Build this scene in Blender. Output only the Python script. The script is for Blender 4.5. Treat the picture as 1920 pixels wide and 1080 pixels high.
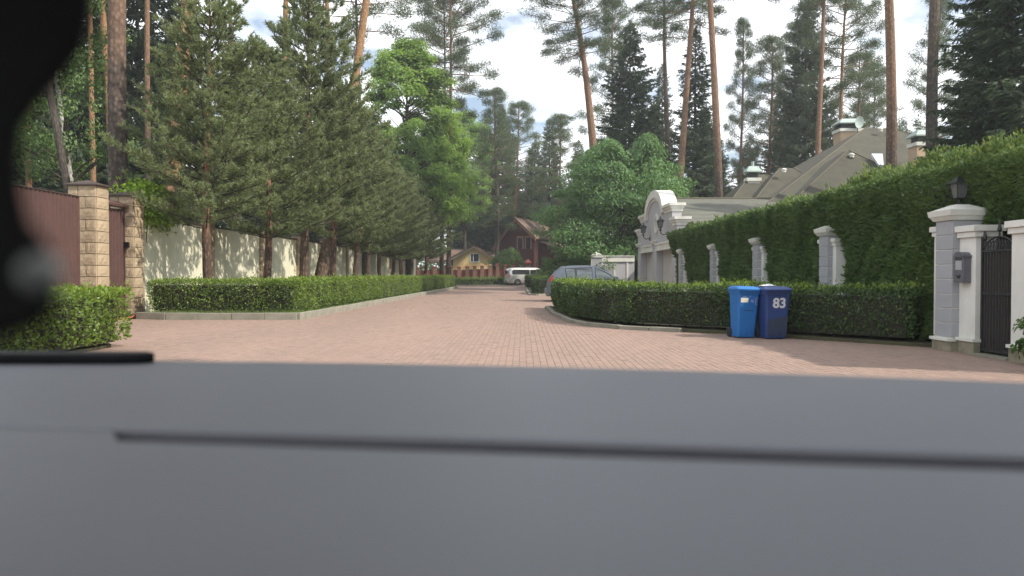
import bpy, bmesh, math, random
import numpy as np
from mathutils import Vector, Matrix

for o in list(bpy.data.objects):
    bpy.data.objects.remove(o)
SC = bpy.context.scene
COL = SC.collection
random.seed(7)
RNG = np.random.default_rng(11)
R = math.radians

# ------------------------------------------------------------------ camera
CAM_H = 1.28
FPX = 1440.0            # focal length in pixels of the 1920 px wide photograph
PITCH = math.atan(27 / FPX)
cd = bpy.data.cameras.new('camera')
cam = bpy.data.objects.new('camera', cd)
COL.objects.link(cam)
cam.location = (0, 0, CAM_H)
cam.rotation_euler = (R(90) - PITCH, 0, 0)
cd.sensor_width = 36.0
cd.lens = 36.0 * FPX / 1920
cd.clip_start = 0.02
cd.clip_end = 3000
cd.dof.use_dof = True
cd.dof.focus_distance = 26
cd.dof.aperture_fstop = 4.2
SC.camera = cam

# ------------------------------------------------------------------ light
SUN_EL, SUN_X, SUN_Y = R(42), 0.90, -0.42      # sun stands to the right, a little behind
SUN_STRENGTH, SKY_STRENGTH = 4.3, 0.135
w = bpy.data.worlds.new('World')
SC.world = w
w.use_nodes = True
nt = w.node_tree
nt.nodes.clear()
def N(tree, kind, **kw):
    n = tree.nodes.new(kind)
    for k, v in kw.items():
        setattr(n, k, v)
    return n
sky = N(nt, 'ShaderNodeTexSky', sky_type='NISHITA', sun_disc=False)
sky.sun_elevation = SUN_EL
sky.sun_rotation = math.atan2(SUN_X, SUN_Y)
sky.air_density, sky.dust_density, sky.ozone_density = 1.0, 1.5, 1.0
bg = N(nt, 'ShaderNodeBackground')
bg.inputs['Strength'].default_value = SKY_STRENGTH
wo = N(nt, 'ShaderNodeOutputWorld')
tc = N(nt, 'ShaderNodeTexCoord')
sep = N(nt, 'ShaderNodeSeparateXYZ')
nt.links.new(tc.outputs['Generated'], sep.inputs[0])
zz = N(nt, 'ShaderNodeMath', operation='MAXIMUM'); zz.inputs[1].default_value = 0.0
nt.links.new(sep.outputs['Z'], zz.inputs[0])
za = N(nt, 'ShaderNodeMath', operation='ADD'); za.inputs[1].default_value = 0.22
nt.links.new(zz.outputs[0], za.inputs[0])
dx = N(nt, 'ShaderNodeMath', operation='DIVIDE'); dy = N(nt, 'ShaderNodeMath', operation='DIVIDE')
nt.links.new(sep.outputs['X'], dx.inputs[0]); nt.links.new(za.outputs[0], dx.inputs[1])
nt.links.new(sep.outputs['Y'], dy.inputs[0]); nt.links.new(za.outputs[0], dy.inputs[1])
cmb = N(nt, 'ShaderNodeCombineXYZ')
nt.links.new(dx.outputs[0], cmb.inputs[0]); nt.links.new(dy.outputs[0], cmb.inputs[1])
cn = N(nt, 'ShaderNodeTexNoise')
cn.inputs['Scale'].default_value = 2.3; cn.inputs['Detail'].default_value = 8; cn.inputs['Roughness'].default_value = 0.55
cn.inputs['Distortion'].default_value = 0.3
nt.links.new(cmb.outputs[0], cn.inputs['Vector'])
cr = N(nt, 'ShaderNodeValToRGB')
cr.color_ramp.elements[0].position = 0.36; cr.color_ramp.elements[0].color = (0.08, 0.08, 0.08, 1)
cr.color_ramp.elements[1].position = 0.50; cr.color_ramp.elements[1].color = (1, 1, 1, 1)
nt.links.new(cn.outputs['Fac'], cr.inputs[0])
cn2 = N(nt, 'ShaderNodeTexNoise')
cn2.inputs['Scale'].default_value = 5.0; cn2.inputs['Detail'].default_value = 6
nt.links.new(cmb.outputs[0], cn2.inputs['Vector'])
cloud = N(nt, 'ShaderNodeValToRGB')
cloud.color_ramp.elements[0].position = 0.3; cloud.color_ramp.elements[0].color = (8.6, 9.0, 9.6, 1)
cloud.color_ramp.elements[1].position = 0.65; cloud.color_ramp.elements[1].color = (10.6, 10.8, 11.0, 1)
nt.links.new(cn2.outputs['Fac'], cloud.inputs[0])
mx = N(nt, 'ShaderNodeMix', data_type='RGBA')
nt.links.new(cr.outputs[0], mx.inputs[0])
nt.links.new(sky.outputs[0], mx.inputs[6])
nt.links.new(cloud.outputs[0], mx.inputs[7])
nt.links.new(mx.outputs[2], bg.inputs['Color'])
nt.links.new(bg.outputs[0], wo.inputs[0])

sl = bpy.data.lights.new('sun', 'SUN')
sl.energy = SUN_STRENGTH
sl.angle = R(0.9)
sl.color = (1.0, 0.93, 0.82)
so = bpy.data.objects.new('sun', sl)
COL.objects.link(so)
hv = math.hypot(SUN_X, SUN_Y)
sv = Vector((SUN_X / hv * math.cos(SUN_EL), SUN_Y / hv * math.cos(SUN_EL), math.sin(SUN_EL)))
so.rotation_euler = sv.to_track_quat('Z', 'Y').to_euler()
so.location = (60, -20, 60)

vs = SC.view_settings
vs.view_transform = 'Standard'
vs.look = 'None'
vs.exposure = 0.38
vs.gamma = 1.0
SC.cycles.max_bounces = 6
SC.cycles.transparent_max_bounces = 8
SC.cycles.use_adaptive_sampling = True

# ------------------------------------------------------------------ helpers
def P(px, py, d):
    """point at depth d (metres along +Y) seen at photo pixel (px, py)"""
    v = Vector(((px - 960) / FPX, 1.0, -(py - 540) / FPX))
    c, s = math.cos(-PITCH), math.sin(-PITCH)
    v = Vector((v.x, v.y * c - v.z * s, v.y * s + v.z * c))
    v *= d / v.y
    return Vector((v.x, d, CAM_H + v.z))
def PX(px, d):
    return (px - 960) / FPX * d
def LX(x0, y):                       # things along the left side follow the road's direction
    return x0 + 0.013 * (y - 22)
def RX(x0, y):
    return x0 + 0.008 * (y - 13)

def tag(o, label=None, cat=None, group=None, kind=None):
    if label: o['label'] = label
    if cat: o['category'] = cat
    if group: o['group'] = group
    if kind: o['kind'] = kind
    return o
def empty(name, loc=(0, 0, 0), rz=0.0, label=None, cat=None, group=None):
    o = bpy.data.objects.new(name, None)
    COL.objects.link(o)
    o.location = loc
    o.rotation_euler = (0, 0, rz)
    o.empty_display_size = 0.2
    return tag(o, label, cat, group)
def link_mesh(name, me, m=None, parent=None, loc=None, rot=None, scale=None, bevel=0, smooth=False):
    o = bpy.data.objects.new(name, me)
    COL.objects.link(o)
    if m is not None and not me.materials:
        me.materials.append(m)
    if parent: o.parent = parent
    if loc is not None: o.location = loc
    if rot is not None: o.rotation_euler = rot
    if scale is not None: o.scale = scale
    if bevel:
        b = o.modifiers.new('bevel', 'BEVEL'); b.width = bevel; b.segments = 2; b.limit_method = 'ANGLE'; b.angle_limit = R(35)
    if smooth:
        me.shade_smooth()
    return o

class MB:
    """collects boxes, prisms, tubes and lathed shapes into one mesh"""
    def __init__(s): s.v = []; s.f = []
    def add(s, vs_, fs_):
        n = len(s.v)
        s.v += [tuple(p) for p in vs_]
        s.f += [tuple(i + n for i in f) for f in fs_]
        return s
    def box(s, x0, x1, y0, y1, z0, z1, top=None):
        """top=(dx,dy): inset of the top face"""
        a, b = top or (0, 0)
        vs_ = [(x0, y0, z0), (x1, y0, z0), (x1, y1, z0), (x0, y1, z0), (x0 + a, y0 + b, z1), (x1 - a, y0 + b, z1), (x1 - a, y1 - b, z1), (x0 + a, y1 - b, z1)]
        return s.add(vs_, [(3, 2, 1, 0), (4, 5, 6, 7), (0, 1, 5, 4), (1, 2, 6, 5), (2, 3, 7, 6), (3, 0, 4, 7)])
    def prism(s, pts, ax, a, b):
        """outline pts extruded along axis ax from a to b; pts are the other two coordinates"""
        def mk(p, t):
            return {'x': (t, p[0], p[1]), 'y': (p[0], t, p[1]), 'z': (p[0], p[1], t)}[ax]
        n = len(pts)
        vs_ = [mk(p, a) for p in pts] + [mk(p, b) for p in pts]
        fs_ = [tuple(range(n))[::-1], tuple(range(n, 2 * n))] + [(i, (i + 1) % n, n + (i + 1) % n, n + i) for i in range(n)]
        return s.add(vs_, fs_)
    def frustum(s, cx, cy, w0, d0, z0, w1, d1, z1):
        vs_ = [(cx - w0, cy - d0, z0), (cx + w0, cy - d0, z0), (cx + w0, cy + d0, z0), (cx - w0, cy + d0, z0),
               (cx - w1, cy - d1, z1), (cx + w1, cy - d1, z1), (cx + w1, cy + d1, z1), (cx - w1, cy + d1, z1)]
        return s.add(vs_, [(3, 2, 1, 0), (4, 5, 6, 7), (0, 1, 5, 4), (1, 2, 6, 5), (2, 3, 7, 6), (3, 0, 4, 7)])
    def lathe(s, prof, n=16, c=(0, 0, 0), ax='z'):
        vs_ = []
        for r, z in prof:
            for k in range(n):
                a = 2 * math.pi * k / n
                p = (r * math.cos(a), r * math.sin(a), z)
                if ax == 'x': p = (p[2], p[0], p[1])
                if ax == 'y': p = (p[0], p[2], p[1])
                vs_.append((p[0] + c[0], p[1] + c[1], p[2] + c[2]))
        fs_ = []
        for i in range(len(prof) - 1):
            for k in range(n):
                q = (i * n + k, i * n + (k + 1) % n, (i + 1) * n + (k + 1) % n, (i + 1) * n + k)
                fs_.append(q)
        fs_.append(tuple(range(n))[::-1])
        fs_.append(tuple((len(prof) - 1) * n + k for k in range(n)))
        return s.add(vs_, fs_)
    def tube(s, pts, r, n=8):
        pts = [Vector(p) for p in pts]
        rs = r if isinstance(r, (list, tuple)) else [r] * len(pts)
        vs_ = []
        up = None
        for i, p in enumerate(pts):
            t = (pts[min(i + 1, len(pts) - 1)] - pts[max(i - 1, 0)]).normalized()
            if up is None:
                up = Vector((0, 0, 1)) if abs(t.z) < 0.9 else Vector((1, 0, 0))
            a = t.cross(up).normalized(); b = t.cross(a).normalized()
            up = a.cross(t)
            for k in range(n):
                g = 2 * math.pi * k / n
                vs_.append(p + (a * math.cos(g) + b * math.sin(g)) * rs[i])
        m = len(pts)
        fs_ = [(i * n + k, i * n + (k + 1) % n, (i + 1) * n + (k + 1) % n, (i + 1) * n + k) for i in range(m - 1) for k in range(n)]
        fs_ += [tuple(range(n))[::-1], tuple((m - 1) * n + k for k in range(n))]
        return s.add(vs_, fs_)
    def mesh(s, name, m=None):
        me = bpy.data.meshes.new(name)
        me.from_pydata(s.v, [], s.f)
        bm = bmesh.new(); bm.from_mesh(me); bmesh.ops.recalc_face_normals(bm, faces=bm.faces); bm.to_mesh(me); bm.free()
        if m: me.materials.append(m)
        return me
    def build(s, name, m, parent=None, loc=None, rot=None, bevel=0, smooth=False, scale=None):
        return link_mesh(name, s.mesh(name, m), None, parent, loc, rot, scale, bevel, smooth)

def np_mesh(name, V, F, m):
    """fast mesh from numpy arrays; F is (n,k)"""
    V = np.ascontiguousarray(V, dtype=np.float32); F = np.ascontiguousarray(F, dtype=np.int32)
    me = bpy.data.meshes.new(name)
    k = F.shape[1]
    me.vertices.add(len(V)); me.vertices.foreach_set('co', V.ravel())
    me.loops.add(F.size); me.loops.foreach_set('vertex_index', F.ravel())
    me.polygons.add(len(F))
    me.polygons.foreach_set('loop_start', np.arange(0, F.size, k, dtype=np.int32))
    me.update(calc_edges=True)
    me.shade_flat()
    if m: me.materials.append(m)
    return me
def unit(a):
    return a / np.maximum(np.linalg.norm(a, axis=-1, keepdims=True), 1e-9)
def rdir(n):
    return unit(RNG.normal(size=(n, 3)))
def leaf_cards(p, d, nrm, L, W, bend=0.0):
    """diamond leaves: start p, direction d, facing nrm -> verts, quads"""
    n = len(p)
    L = np.broadcast_to(np.asarray(L, float), (n,))[:, None]; W = np.broadcast_to(np.asarray(W, float), (n,))[:, None]
    d = unit(d); s = unit(np.cross(d, nrm)); u = np.cross(s, d)
    mid = p + d * L * 0.45
    V = np.stack([p, mid + s * W * 0.5 + u * L * bend, p + d * L, mid - s * W * 0.5 + u * L * bend], 1).reshape(-1, 3)
    F = np.arange(4 * n).reshape(-1, 4)
    return V, F
def needles(p, d, L, W):
    n = len(p)
    L = np.broadcast_to(np.asarray(L, float), (n,))[:, None]; W = np.broadcast_to(np.asarray(W, float), (n,))[:, None]
    d = unit(d); s = unit(np.cross(d, rdir(n)))
    V = np.stack([p - s * W * 0.5, p + s * W * 0.5, p + d * L], 1).reshape(-1, 3)
    return V, np.arange(3 * n).reshape(-1, 3)
def wob(x, y, z, s=1.0, seed=0.0):
    """cheap smooth noise, about -1..1"""
    return (np.sin(x * 1.7 * s + 1.3 + seed) * np.cos(y * 1.9 * s - 0.7 + seed) + np.sin(z * 2.3 * s + 0.4 + y * 1.1 * s + seed * 2)
            + 0.5 * np.sin((x + y) * 4.1 * s + z * 3.7 * s + seed)) / 2.5

# ------------------------------------------------------------------ materials
def mat(name, c1, c2=None, scale=4.0, rough=0.8, bump=0.0, bscale=40.0, metal=0.0, detail=6, coat=0.0, isl=0.0, spec=0.5, stretch=None):
    m = bpy.data.materials.new(name); m.use_nodes = True
    t = m.node_tree; b = t.nodes['Principled BSDF']
    b.inputs['Roughness'].default_value = rough; b.inputs['Metallic'].default_value = metal
    b.inputs['Coat Weight'].default_value = coat
    b.inputs['Specular IOR Level'].default_value = spec
    co = N(t, 'ShaderNodeTexCoord')
    vec = co.outputs['Object']
    if stretch:
        mp = N(t, 'ShaderNodeMapping'); mp.inputs['Scale'].default_value = stretch
        t.links.new(vec, mp.inputs[0]); vec = mp.outputs[0]
    if c2 is None:
        c2 = tuple(min(1, x * 0.78) for x in c1)
    nz = N(t, 'ShaderNodeTexNoise'); nz.inputs['Scale'].default_value = scale; nz.inputs['Detail'].default_value = detail
    nz.inputs['Roughness'].default_value = 0.6
    t.links.new(vec, nz.inputs['Vector'])
    rp = N(t, 'ShaderNodeMapRange'); rp.inputs[1].default_value = 0.3; rp.inputs[2].default_value = 0.7
    t.links.new(nz.outputs['Fac'], rp.inputs[0])
    mxx = N(t, 'ShaderNodeMix', data_type='RGBA')
    mxx.inputs[6].default_value = (*c1, 1); mxx.inputs[7].default_value = (*c2, 1)
    fac = rp.outputs[0]
    if isl:
        g = N(t, 'ShaderNodeNewGeometry'); oi = N(t, 'ShaderNodeObjectInfo')
        ad = N(t, 'ShaderNodeMath', operation='ADD'); t.links.new(g.outputs['Random Per Island'], ad.inputs[0]); t.links.new(oi.outputs['Random'], ad.inputs[1])
        fr = N(t, 'ShaderNodeMath', operation='FRACT'); t.links.new(ad.outputs[0], fr.inputs[0])
        mf = N(t, 'ShaderNodeMix', data_type='FLOAT'); mf.inputs[0].default_value = isl
        t.links.new(rp.outputs[0], mf.inputs[2]); t.links.new(fr.outputs[0], mf.inputs[3]); fac = mf.outputs[0]
    t.links.new(fac, mxx.inputs[0])
    t.links.new(mxx.outputs[2], b.inputs['Base Color'])
    if bump:
        n2 = N(t, 'ShaderNodeTexNoise'); n2.inputs['Scale'].default_value = bscale; n2.inputs['Detail'].default_value = 5
        t.links.new(vec, n2.inputs['Vector'])
        bp = N(t, 'ShaderNodeBump'); bp.inputs['Strength'].default_value = bump; bp.inputs['Distance'].default_value = 0.02
        t.links.new(n2.outputs['Fac'], bp.inputs['Height']); t.links.new(bp.outputs[0], b.inputs['Normal'])
    return m
def leafm(name, c1, c2, transl=0.3, rough=0.5, tcol=None, spec=0.4, low=0.6):
    m = bpy.data.materials.new(name); m.use_nodes = True
    t = m.node_tree; b = t.nodes['Principled BSDF']; out = t.nodes['Material Output']
    b.inputs['Roughness'].default_value = rough; b.inputs['Specular IOR Level'].default_value = spec
    g = N(t, 'ShaderNodeNewGeometry'); co = N(t, 'ShaderNodeTexCoord'); oi = N(t, 'ShaderNodeObjectInfo')
    nz = N(t, 'ShaderNodeTexNoise'); nz.inputs['Scale'].default_value = low; nz.inputs['Detail'].default_value = 2
    t.links.new(co.outputs['Object'], nz.inputs['Vector'])
    a1 = N(t, 'ShaderNodeMath', operation='MULTIPLY_ADD'); a1.inputs[1].default_value = 0.55
    t.links.new(g.outputs['Random Per Island'], a1.inputs[0])
    a2 = N(t, 'ShaderNodeMath', operation='MULTIPLY_ADD'); a2.inputs[1].default_value = 0.9; a2.inputs[2].default_value = -0.28
    t.links.new(nz.outputs['Fac'], a2.inputs[0]); t.links.new(a2.outputs[0], a1.inputs[2])
    a3 = N(t, 'ShaderNodeMath', operation='MULTIPLY_ADD'); a3.inputs[1].default_value = 0.25
    t.links.new(oi.outputs['Random'], a3.inputs[0]); t.links.new(a1.outputs[0], a3.inputs[2]); a3.use_clamp = True
    mxx = N(t, 'ShaderNodeMix', data_type='RGBA')
    mxx.inputs[6].default_value = (*c1, 1); mxx.inputs[7].default_value = (*c2, 1)
    t.links.new(a3.outputs[0], mxx.inputs[0]); t.links.new(mxx.outputs[2], b.inputs['Base Color'])
    tr = N(t, 'ShaderNodeBsdfTranslucent')
    hs = N(t, 'ShaderNodeHueSaturation'); hs.inputs['Value'].default_value = 1.4; hs.inputs['Saturation'].default_value = 1.1; hs.inputs['Hue'].default_value = 0.485
    t.links.new(mxx.outputs[2], hs.inputs['Color']); t.links.new(hs.outputs[0], tr.inputs['Color'])
    ms = N(t, 'ShaderNodeMixShader'); ms.inputs[0].default_value = transl
    t.links.new(b.outputs[0], ms.inputs[1]); t.links.new(tr.outputs[0], ms.inputs[2]); t.links.new(ms.outputs[0], out.inputs['Surface'])
    return m
def barkm(name, low, high, z0, z1, low2=None, high2=None):
    """bark whose colour changes with height up the trunk, as on a Scots pine"""
    m = bpy.data.materials.new(name); m.use_nodes = True
    t = m.node_tree; b = t.nodes['Principled BSDF']; b.inputs['Roughness'].default_value = 0.9; b.inputs['Specular IOR Level'].default_value = 0.2
    co = N(t, 'ShaderNodeTexCoord'); sp = N(t, 'ShaderNodeSeparateXYZ'); t.links.new(co.outputs['Object'], sp.inputs[0])
    mp = N(t, 'ShaderNodeMapping'); mp.inputs['Scale'].default_value = (1, 1, 0.45); t.links.new(co.outputs['Object'], mp.inputs[0])
    vo = N(t, 'ShaderNodeTexVoronoi'); vo.inputs['Scale'].default_value = 13; t.links.new(mp.outputs[0], vo.inputs['Vector'])
    nz = N(t, 'ShaderNodeTexNoise'); nz.inputs['Scale'].default_value = 1.6; nz.inputs['Detail'].default_value = 6; t.links.new(mp.outputs[0], nz.inputs['Vector'])
    ad = N(t, 'ShaderNodeMath', operation='MULTIPLY_ADD'); ad.inputs[1].default_value = 6.0; t.links.new(nz.outputs['Fac'], ad.inputs[0]); t.links.new(sp.outputs['Z'], ad.inputs[2])
    mr = N(t, 'ShaderNodeMapRange'); mr.inputs[1].default_value = z0 + 3; mr.inputs[2].default_value = z1 + 3; t.links.new(ad.outputs[0], mr.inputs[0])
    def two(c, c2):
        x = N(t, 'ShaderNodeMix', data_type='RGBA'); x.inputs[6].default_value = (*c, 1); x.inputs[7].default_value = (*c2, 1)
        r2 = N(t, 'ShaderNodeMapRange'); r2.inputs[1].default_value = 0.05; r2.inputs[2].default_value = 0.6
        t.links.new(vo.outputs['Distance'], r2.inputs[0]); t.links.new(r2.outputs[0], x.inputs[0]); return x
    a = two(low, low2 or tuple(0.45 * k for k in low)); h = two(high, high2 or tuple(0.6 * k for k in high))
    mxx = N(t, 'ShaderNodeMix', data_type='RGBA'); t.links.new(mr.outputs[0], mxx.inputs[0]); t.links.new(a.outputs[2], mxx.inputs[6]); t.links.new(h.outputs[2], mxx.inputs[7])
    t.links.new(mxx.outputs[2], b.inputs['Base Color'])
    bp = N(t, 'ShaderNodeBump'); bp.inputs['Strength'].default_value = 0.8; bp.inputs['Distance'].default_value = 0.03; bp.invert = True
    t.links.new(vo.outputs['Distance'], bp.inputs['Height']); t.links.new(bp.outputs[0], b.inputs['Normal'])
    return m

M = {}
M['paver'] = mat('paver', (0.315, 0.21, 0.168), (0.225, 0.165, 0.133), 0.55, 0.85, 0.25, 60, isl=0.42, stretch=(1, .16, 1))
M['paver_base'] = mat('paver_base', (0.20, 0.14, 0.113), (0.235, 0.165, 0.132), 2, 0.95)
M['paver_far'] = mat('paver_far', (0.30, 0.20, 0.162), (0.245, 0.175, 0.143), 0.5, 0.85, 0.3, 20)
M['soil'] = mat('soil', (0.07, 0.075, 0.03), (0.05, 0.04, 0.025), 3, 0.95, 0.8, 12)
M['forest'] = mat('forest_floor', (0.05, 0.065, 0.025), (0.06, 0.045, 0.03), 0.4, 0.95, 0.8, 6)
M['kerb'] = mat('kerb_concrete', (0.30, 0.28, 0.235), (0.19, 0.185, 0.14), 5, 0.9, 0.4, 60, isl=0.3)
M['stone'] = mat('sandstone', (0.46, 0.36, 0.235), (0.31, 0.235, 0.16), 5, 0.9, 0.9, 26, isl=0.45)
M['mortar'] = mat('mortar', (0.30, 0.20, 0.15), (0.22, 0.15, 0.12), 8, 0.95)
M['brown_metal'] = mat('brown_metal', (0.105, 0.055, 0.047), (0.08, 0.042, 0.037), 3, 0.5)
M['cap_metal'] = mat('cap_metal', (0.075, 0.05, 0.042), (0.05, 0.035, 0.03), 6, 0.6)
M['cream_wall'] = mat('cream_render', (0.72, 0.69, 0.53), (0.60, 0.58, 0.43), 0.9, 0.95, 0.2, 50, stretch=(1, 1, 0.4))
M['white_paint'] = mat('white_masonry', (0.76, 0.75, 0.70), (0.56, 0.56, 0.50), 1.6, 0.85, 0.15, 50, stretch=(1, 1, 0.5))
M['grey_block'] = mat('grey_block', (0.37, 0.375, 0.395), (0.31, 0.318, 0.335), 2, 0.85, 0.12, 60, isl=0.2)
M['grey_wall'] = mat('grey_render', (0.46, 0.45, 0.46), (0.40, 0.395, 0.41), 0.7, 0.9, 0.1, 50)
M['plinth'] = mat('plinth_stone', (0.33, 0.29, 0.21), (0.13, 0.13, 0.08), 5, 0.95, 0.5, 30)
M['black_iron'] = mat('black_iron', (0.018, 0.02, 0.022), (0.03, 0.03, 0.028), 8, 0.5)
M['lamp_glass'] = mat('lamp_glass', (0.10, 0.105, 0.11), (0.16, 0.16, 0.16), 8, 0.12)
M['mail_grey'] = mat('mail_grey', (0.13, 0.13, 0.15), (0.10, 0.10, 0.115), 9, 0.5)
M['shingle'] = mat('shingle', (0.19, 0.185, 0.155), (0.13, 0.14, 0.115), 2.2, 0.95, 0.6, 14, stretch=(1, 3, 3))
M['shingle_house'] = mat('shingle_house', (0.088, 0.084, 0.06), (0.06, 0.057, 0.044), 1.4, 0.95, 0.6, 10)
M['ridge_cap'] = mat('ridge_cap', (0.13, 0.115, 0.08), (0.10, 0.09, 0.065), 3, 0.95)
M['chimney_tan'] = mat('chimney_render', (0.50, 0.37, 0.25), (0.43, 0.32, 0.22), 2, 0.9)
M['copper'] = mat('green_copper', (0.40, 0.47, 0.44), (0.31, 0.38, 0.35), 4, 0.6)
M['dark_vent'] = mat('dark_vent', (0.03, 0.035, 0.033), (0.04, 0.045, 0.04), 4, 0.6)
M['glass'] = mat('window_glass', (0.04, 0.045, 0.05), (0.05, 0.055, 0.06), 1, 0.05, spec=0.8)
M['skylight'] = mat('skylight_glass', (0.55, 0.6, 0.65), (0.6, 0.63, 0.66), 1, 0.15, spec=0.9)
M['yellow_wall'] = mat('yellow_render', (0.74, 0.55, 0.26), (0.66, 0.49, 0.23), 1, 0.9)
M['yellow_trim'] = mat('pale_trim', (0.72, 0.66, 0.52), (0.66, 0.6, 0.47), 2, 0.8)
M['brown_roof'] = mat('brown_tile', (0.20, 0.125, 0.09), (0.13, 0.085, 0.065), 1.5, 0.9, 0.6, 9)
M['brown_trim'] = mat('brown_trim', (0.10, 0.05, 0.035), (0.075, 0.04, 0.03), 2, 0.7)
M['oxblood'] = mat('oxblood_boards', (0.095, 0.025, 0.024), (0.07, 0.02, 0.02), 1.5, 0.8, 0.5, 6, stretch=(1, 1, 14))
M['pink_trim'] = mat('pinkish_trim', (0.38, 0.20, 0.16), (0.31, 0.16, 0.13), 2, 0.8)
M['red_fence'] = mat('red_fence', (0.21, 0.05, 0.035), (0.16, 0.04, 0.03), 2, 0.7)
M['red_cap'] = mat('red_cap', (0.30, 0.05, 0.045), (0.24, 0.045, 0.04), 2, 0.6)
M['brick_post'] = mat('brick_post', (0.25, 0.14, 0.095), (0.19, 0.11, 0.08), 6, 0.9, 0.5, 30)
M['picket'] = mat('weathered_picket', (0.52, 0.5, 0.46), (0.44, 0.42, 0.38), 3, 0.9)
M['garage_door'] = mat('garage_door', (0.55, 0.53, 0.49), (0.50, 0.48, 0.45), 1, 0.6)
M['car_grey'] = mat('car_grey', (0.17, 0.20, 0.235), (0.16, 0.19, 0.225), 1, 0.35, metal=0.3, coat=0.5)
M['car_silver'] = mat('car_silver', (0.52, 0.52, 0.50), (0.50, 0.50, 0.48), 1, 0.32, metal=0.4, coat=0.7)
M['car_own'] = mat('car_own', (0.05, 0.055, 0.06), (0.05, 0.055, 0.06), 1, 0.3, metal=0.3, coat=0.8)
M['tyre'] = mat('tyre', (0.02, 0.02, 0.02), (0.03, 0.03, 0.03), 8, 0.9)
M['alloy'] = mat('alloy', (0.45, 0.45, 0.46), (0.4, 0.4, 0.4), 3, 0.35, metal=0.7)
M['tail_red'] = mat('tail_red', (0.55, 0.025, 0.02), (0.45, 0.02, 0.02), 4, 0.2, coat=0.6)
M['car_black'] = mat('car_trim', (0.018, 0.018, 0.02), (0.025, 0.025, 0.027), 4, 0.5)
M['car_glass'] = mat('car_glass', (0.36, 0.42, 0.41), (0.03, 0.035, 0.035), 1.6, 0.04, spec=0.9, stretch=(.5, .5, 2))  # pale mottling paints bright reflection and background into the base colour
M['van_glass'] = mat('van_glass', (0.02, 0.02, 0.025), (0.02, 0.02, 0.022), 2, 0.06)
M['bin_blue'] = mat('bin_blue', (0.012, 0.15, 0.44), (0.012, 0.125, 0.38), 2.5, 0.55, 0.1, 80)
M['bin_navy'] = mat('bin_navy', (0.018, 0.05, 0.185), (0.018, 0.043, 0.155), 2.5, 0.55, 0.1, 80)
M['bin_patch'] = mat('bin_scuffed', (0.035, 0.05, 0.085), (0.028, 0.04, 0.08), 3, 0.8)
M['sticker'] = mat('sticker', (0.72, 0.68, 0.55), (0.62, 0.6, 0.5), 20, 0.7)
M['paint_white'] = mat('number_paint', (0.74, 0.74, 0.72), (0.55, 0.57, 0.6), 22, 0.8)
M['scribble'] = mat('scribble_paint', (0.42, 0.40, 0.62), (0.36, 0.36, 0.58), 20, 0.8)
M['orange_hose'] = mat('orange_hose', (0.55, 0.13, 0.05), (0.48, 0.11, 0.04), 8, 0.5)
M['dash'] = mat('dash_plastic', (0.098, 0.100, 0.112), (0.090, 0.092, 0.104), 5, 0.48, 0.12, 320, spec=0.6)
M['black_plastic'] = mat('black_plastic', (0.006, 0.006, 0.007), (0.008, 0.008, 0.008), 6, 0.6, spec=0.2)
M['highlight_knob'] = mat('highlight_knob', (0.30, 0.32, 0.29), (0.24, 0.26, 0.24), 6, 0.45)  # highlight on the ball painted in as a pale base colour
M['steel'] = mat('steel', (0.4, 0.4, 0.4), (0.36, 0.36, 0.36), 6, 0.3, metal=0.9)
# plants
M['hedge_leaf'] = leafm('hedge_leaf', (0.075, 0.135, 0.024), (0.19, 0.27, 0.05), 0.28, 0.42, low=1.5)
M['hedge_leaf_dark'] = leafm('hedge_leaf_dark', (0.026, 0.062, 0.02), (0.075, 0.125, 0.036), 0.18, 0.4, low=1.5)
M['hedge_new'] = leafm('hedge_new_shoots', (0.13, 0.21, 0.03), (0.24, 0.33, 0.05), 0.35, 0.45, low=1.5)
M['twig'] = mat('twig', (0.035, 0.032, 0.02), (0.022, 0.026, 0.014), 9, 0.95, 1.0, 14)
M['thuja'] = leafm('thuja_spray', (0.048, 0.098, 0.032), (0.14, 0.215, 0.062), 0.25, 0.6, low=0.7)
M['thuja_new'] = leafm('thuja_new', (0.14, 0.20, 0.05), (0.24, 0.30, 0.08), 0.3, 0.6, low=1.0)
M['young_needle'] = leafm('young_pine_needle', (0.115, 0.16, 0.066), (0.215, 0.255, 0.115), 0.32, 0.55, low=0.5)
M['young_shoot'] = leafm('young_pine_shoot', (0.20, 0.235, 0.11), (0.27, 0.28, 0.14), 0.2, 0.6)
M['pine_needle'] = leafm('pine_needle', (0.06, 0.095, 0.046), (0.135, 0.17, 0.08), 0.2, 0.6, low=0.4)
M['spruce_needle'] = leafm('spruce_needle', (0.04, 0.072, 0.042), (0.10, 0.14, 0.07), 0.18, 0.6, low=0.4)
M['maple_leaf'] = leafm('chestnut_leaf', (0.045, 0.12, 0.036), (0.13, 0.24, 0.07), 0.35, 0.45, low=0.35)
M['bright_leaf'] = leafm('bright_leaf', (0.13, 0.24, 0.05), (0.27, 0.40, 0.09), 0.5, 0.5, low=0.35)
M['bush_leaf'] = leafm('bush_leaf', (0.05, 0.11, 0.03), (0.13, 0.21, 0.05), 0.3, 0.45, low=0.9)
M['vine_leaf'] = leafm('vine_leaf', (0.12, 0.22, 0.02), (0.26, 0.40, 0.04), 0.4, 0.45, low=1.5)
M['grass'] = leafm('grass_blade', (0.09, 0.16, 0.03), (0.17, 0.25, 0.05), 0.3, 0.6)
M['bark_pine'] = barkm('bark_pine', (0.15, 0.118, 0.10), (0.31, 0.19, 0.125), 6.0, 11.0)
M['bark_pine_orange'] = barkm('bark_pine_orange', (0.24, 0.165, 0.12), (0.45, 0.265, 0.145), 3.0, 6.0)
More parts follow.
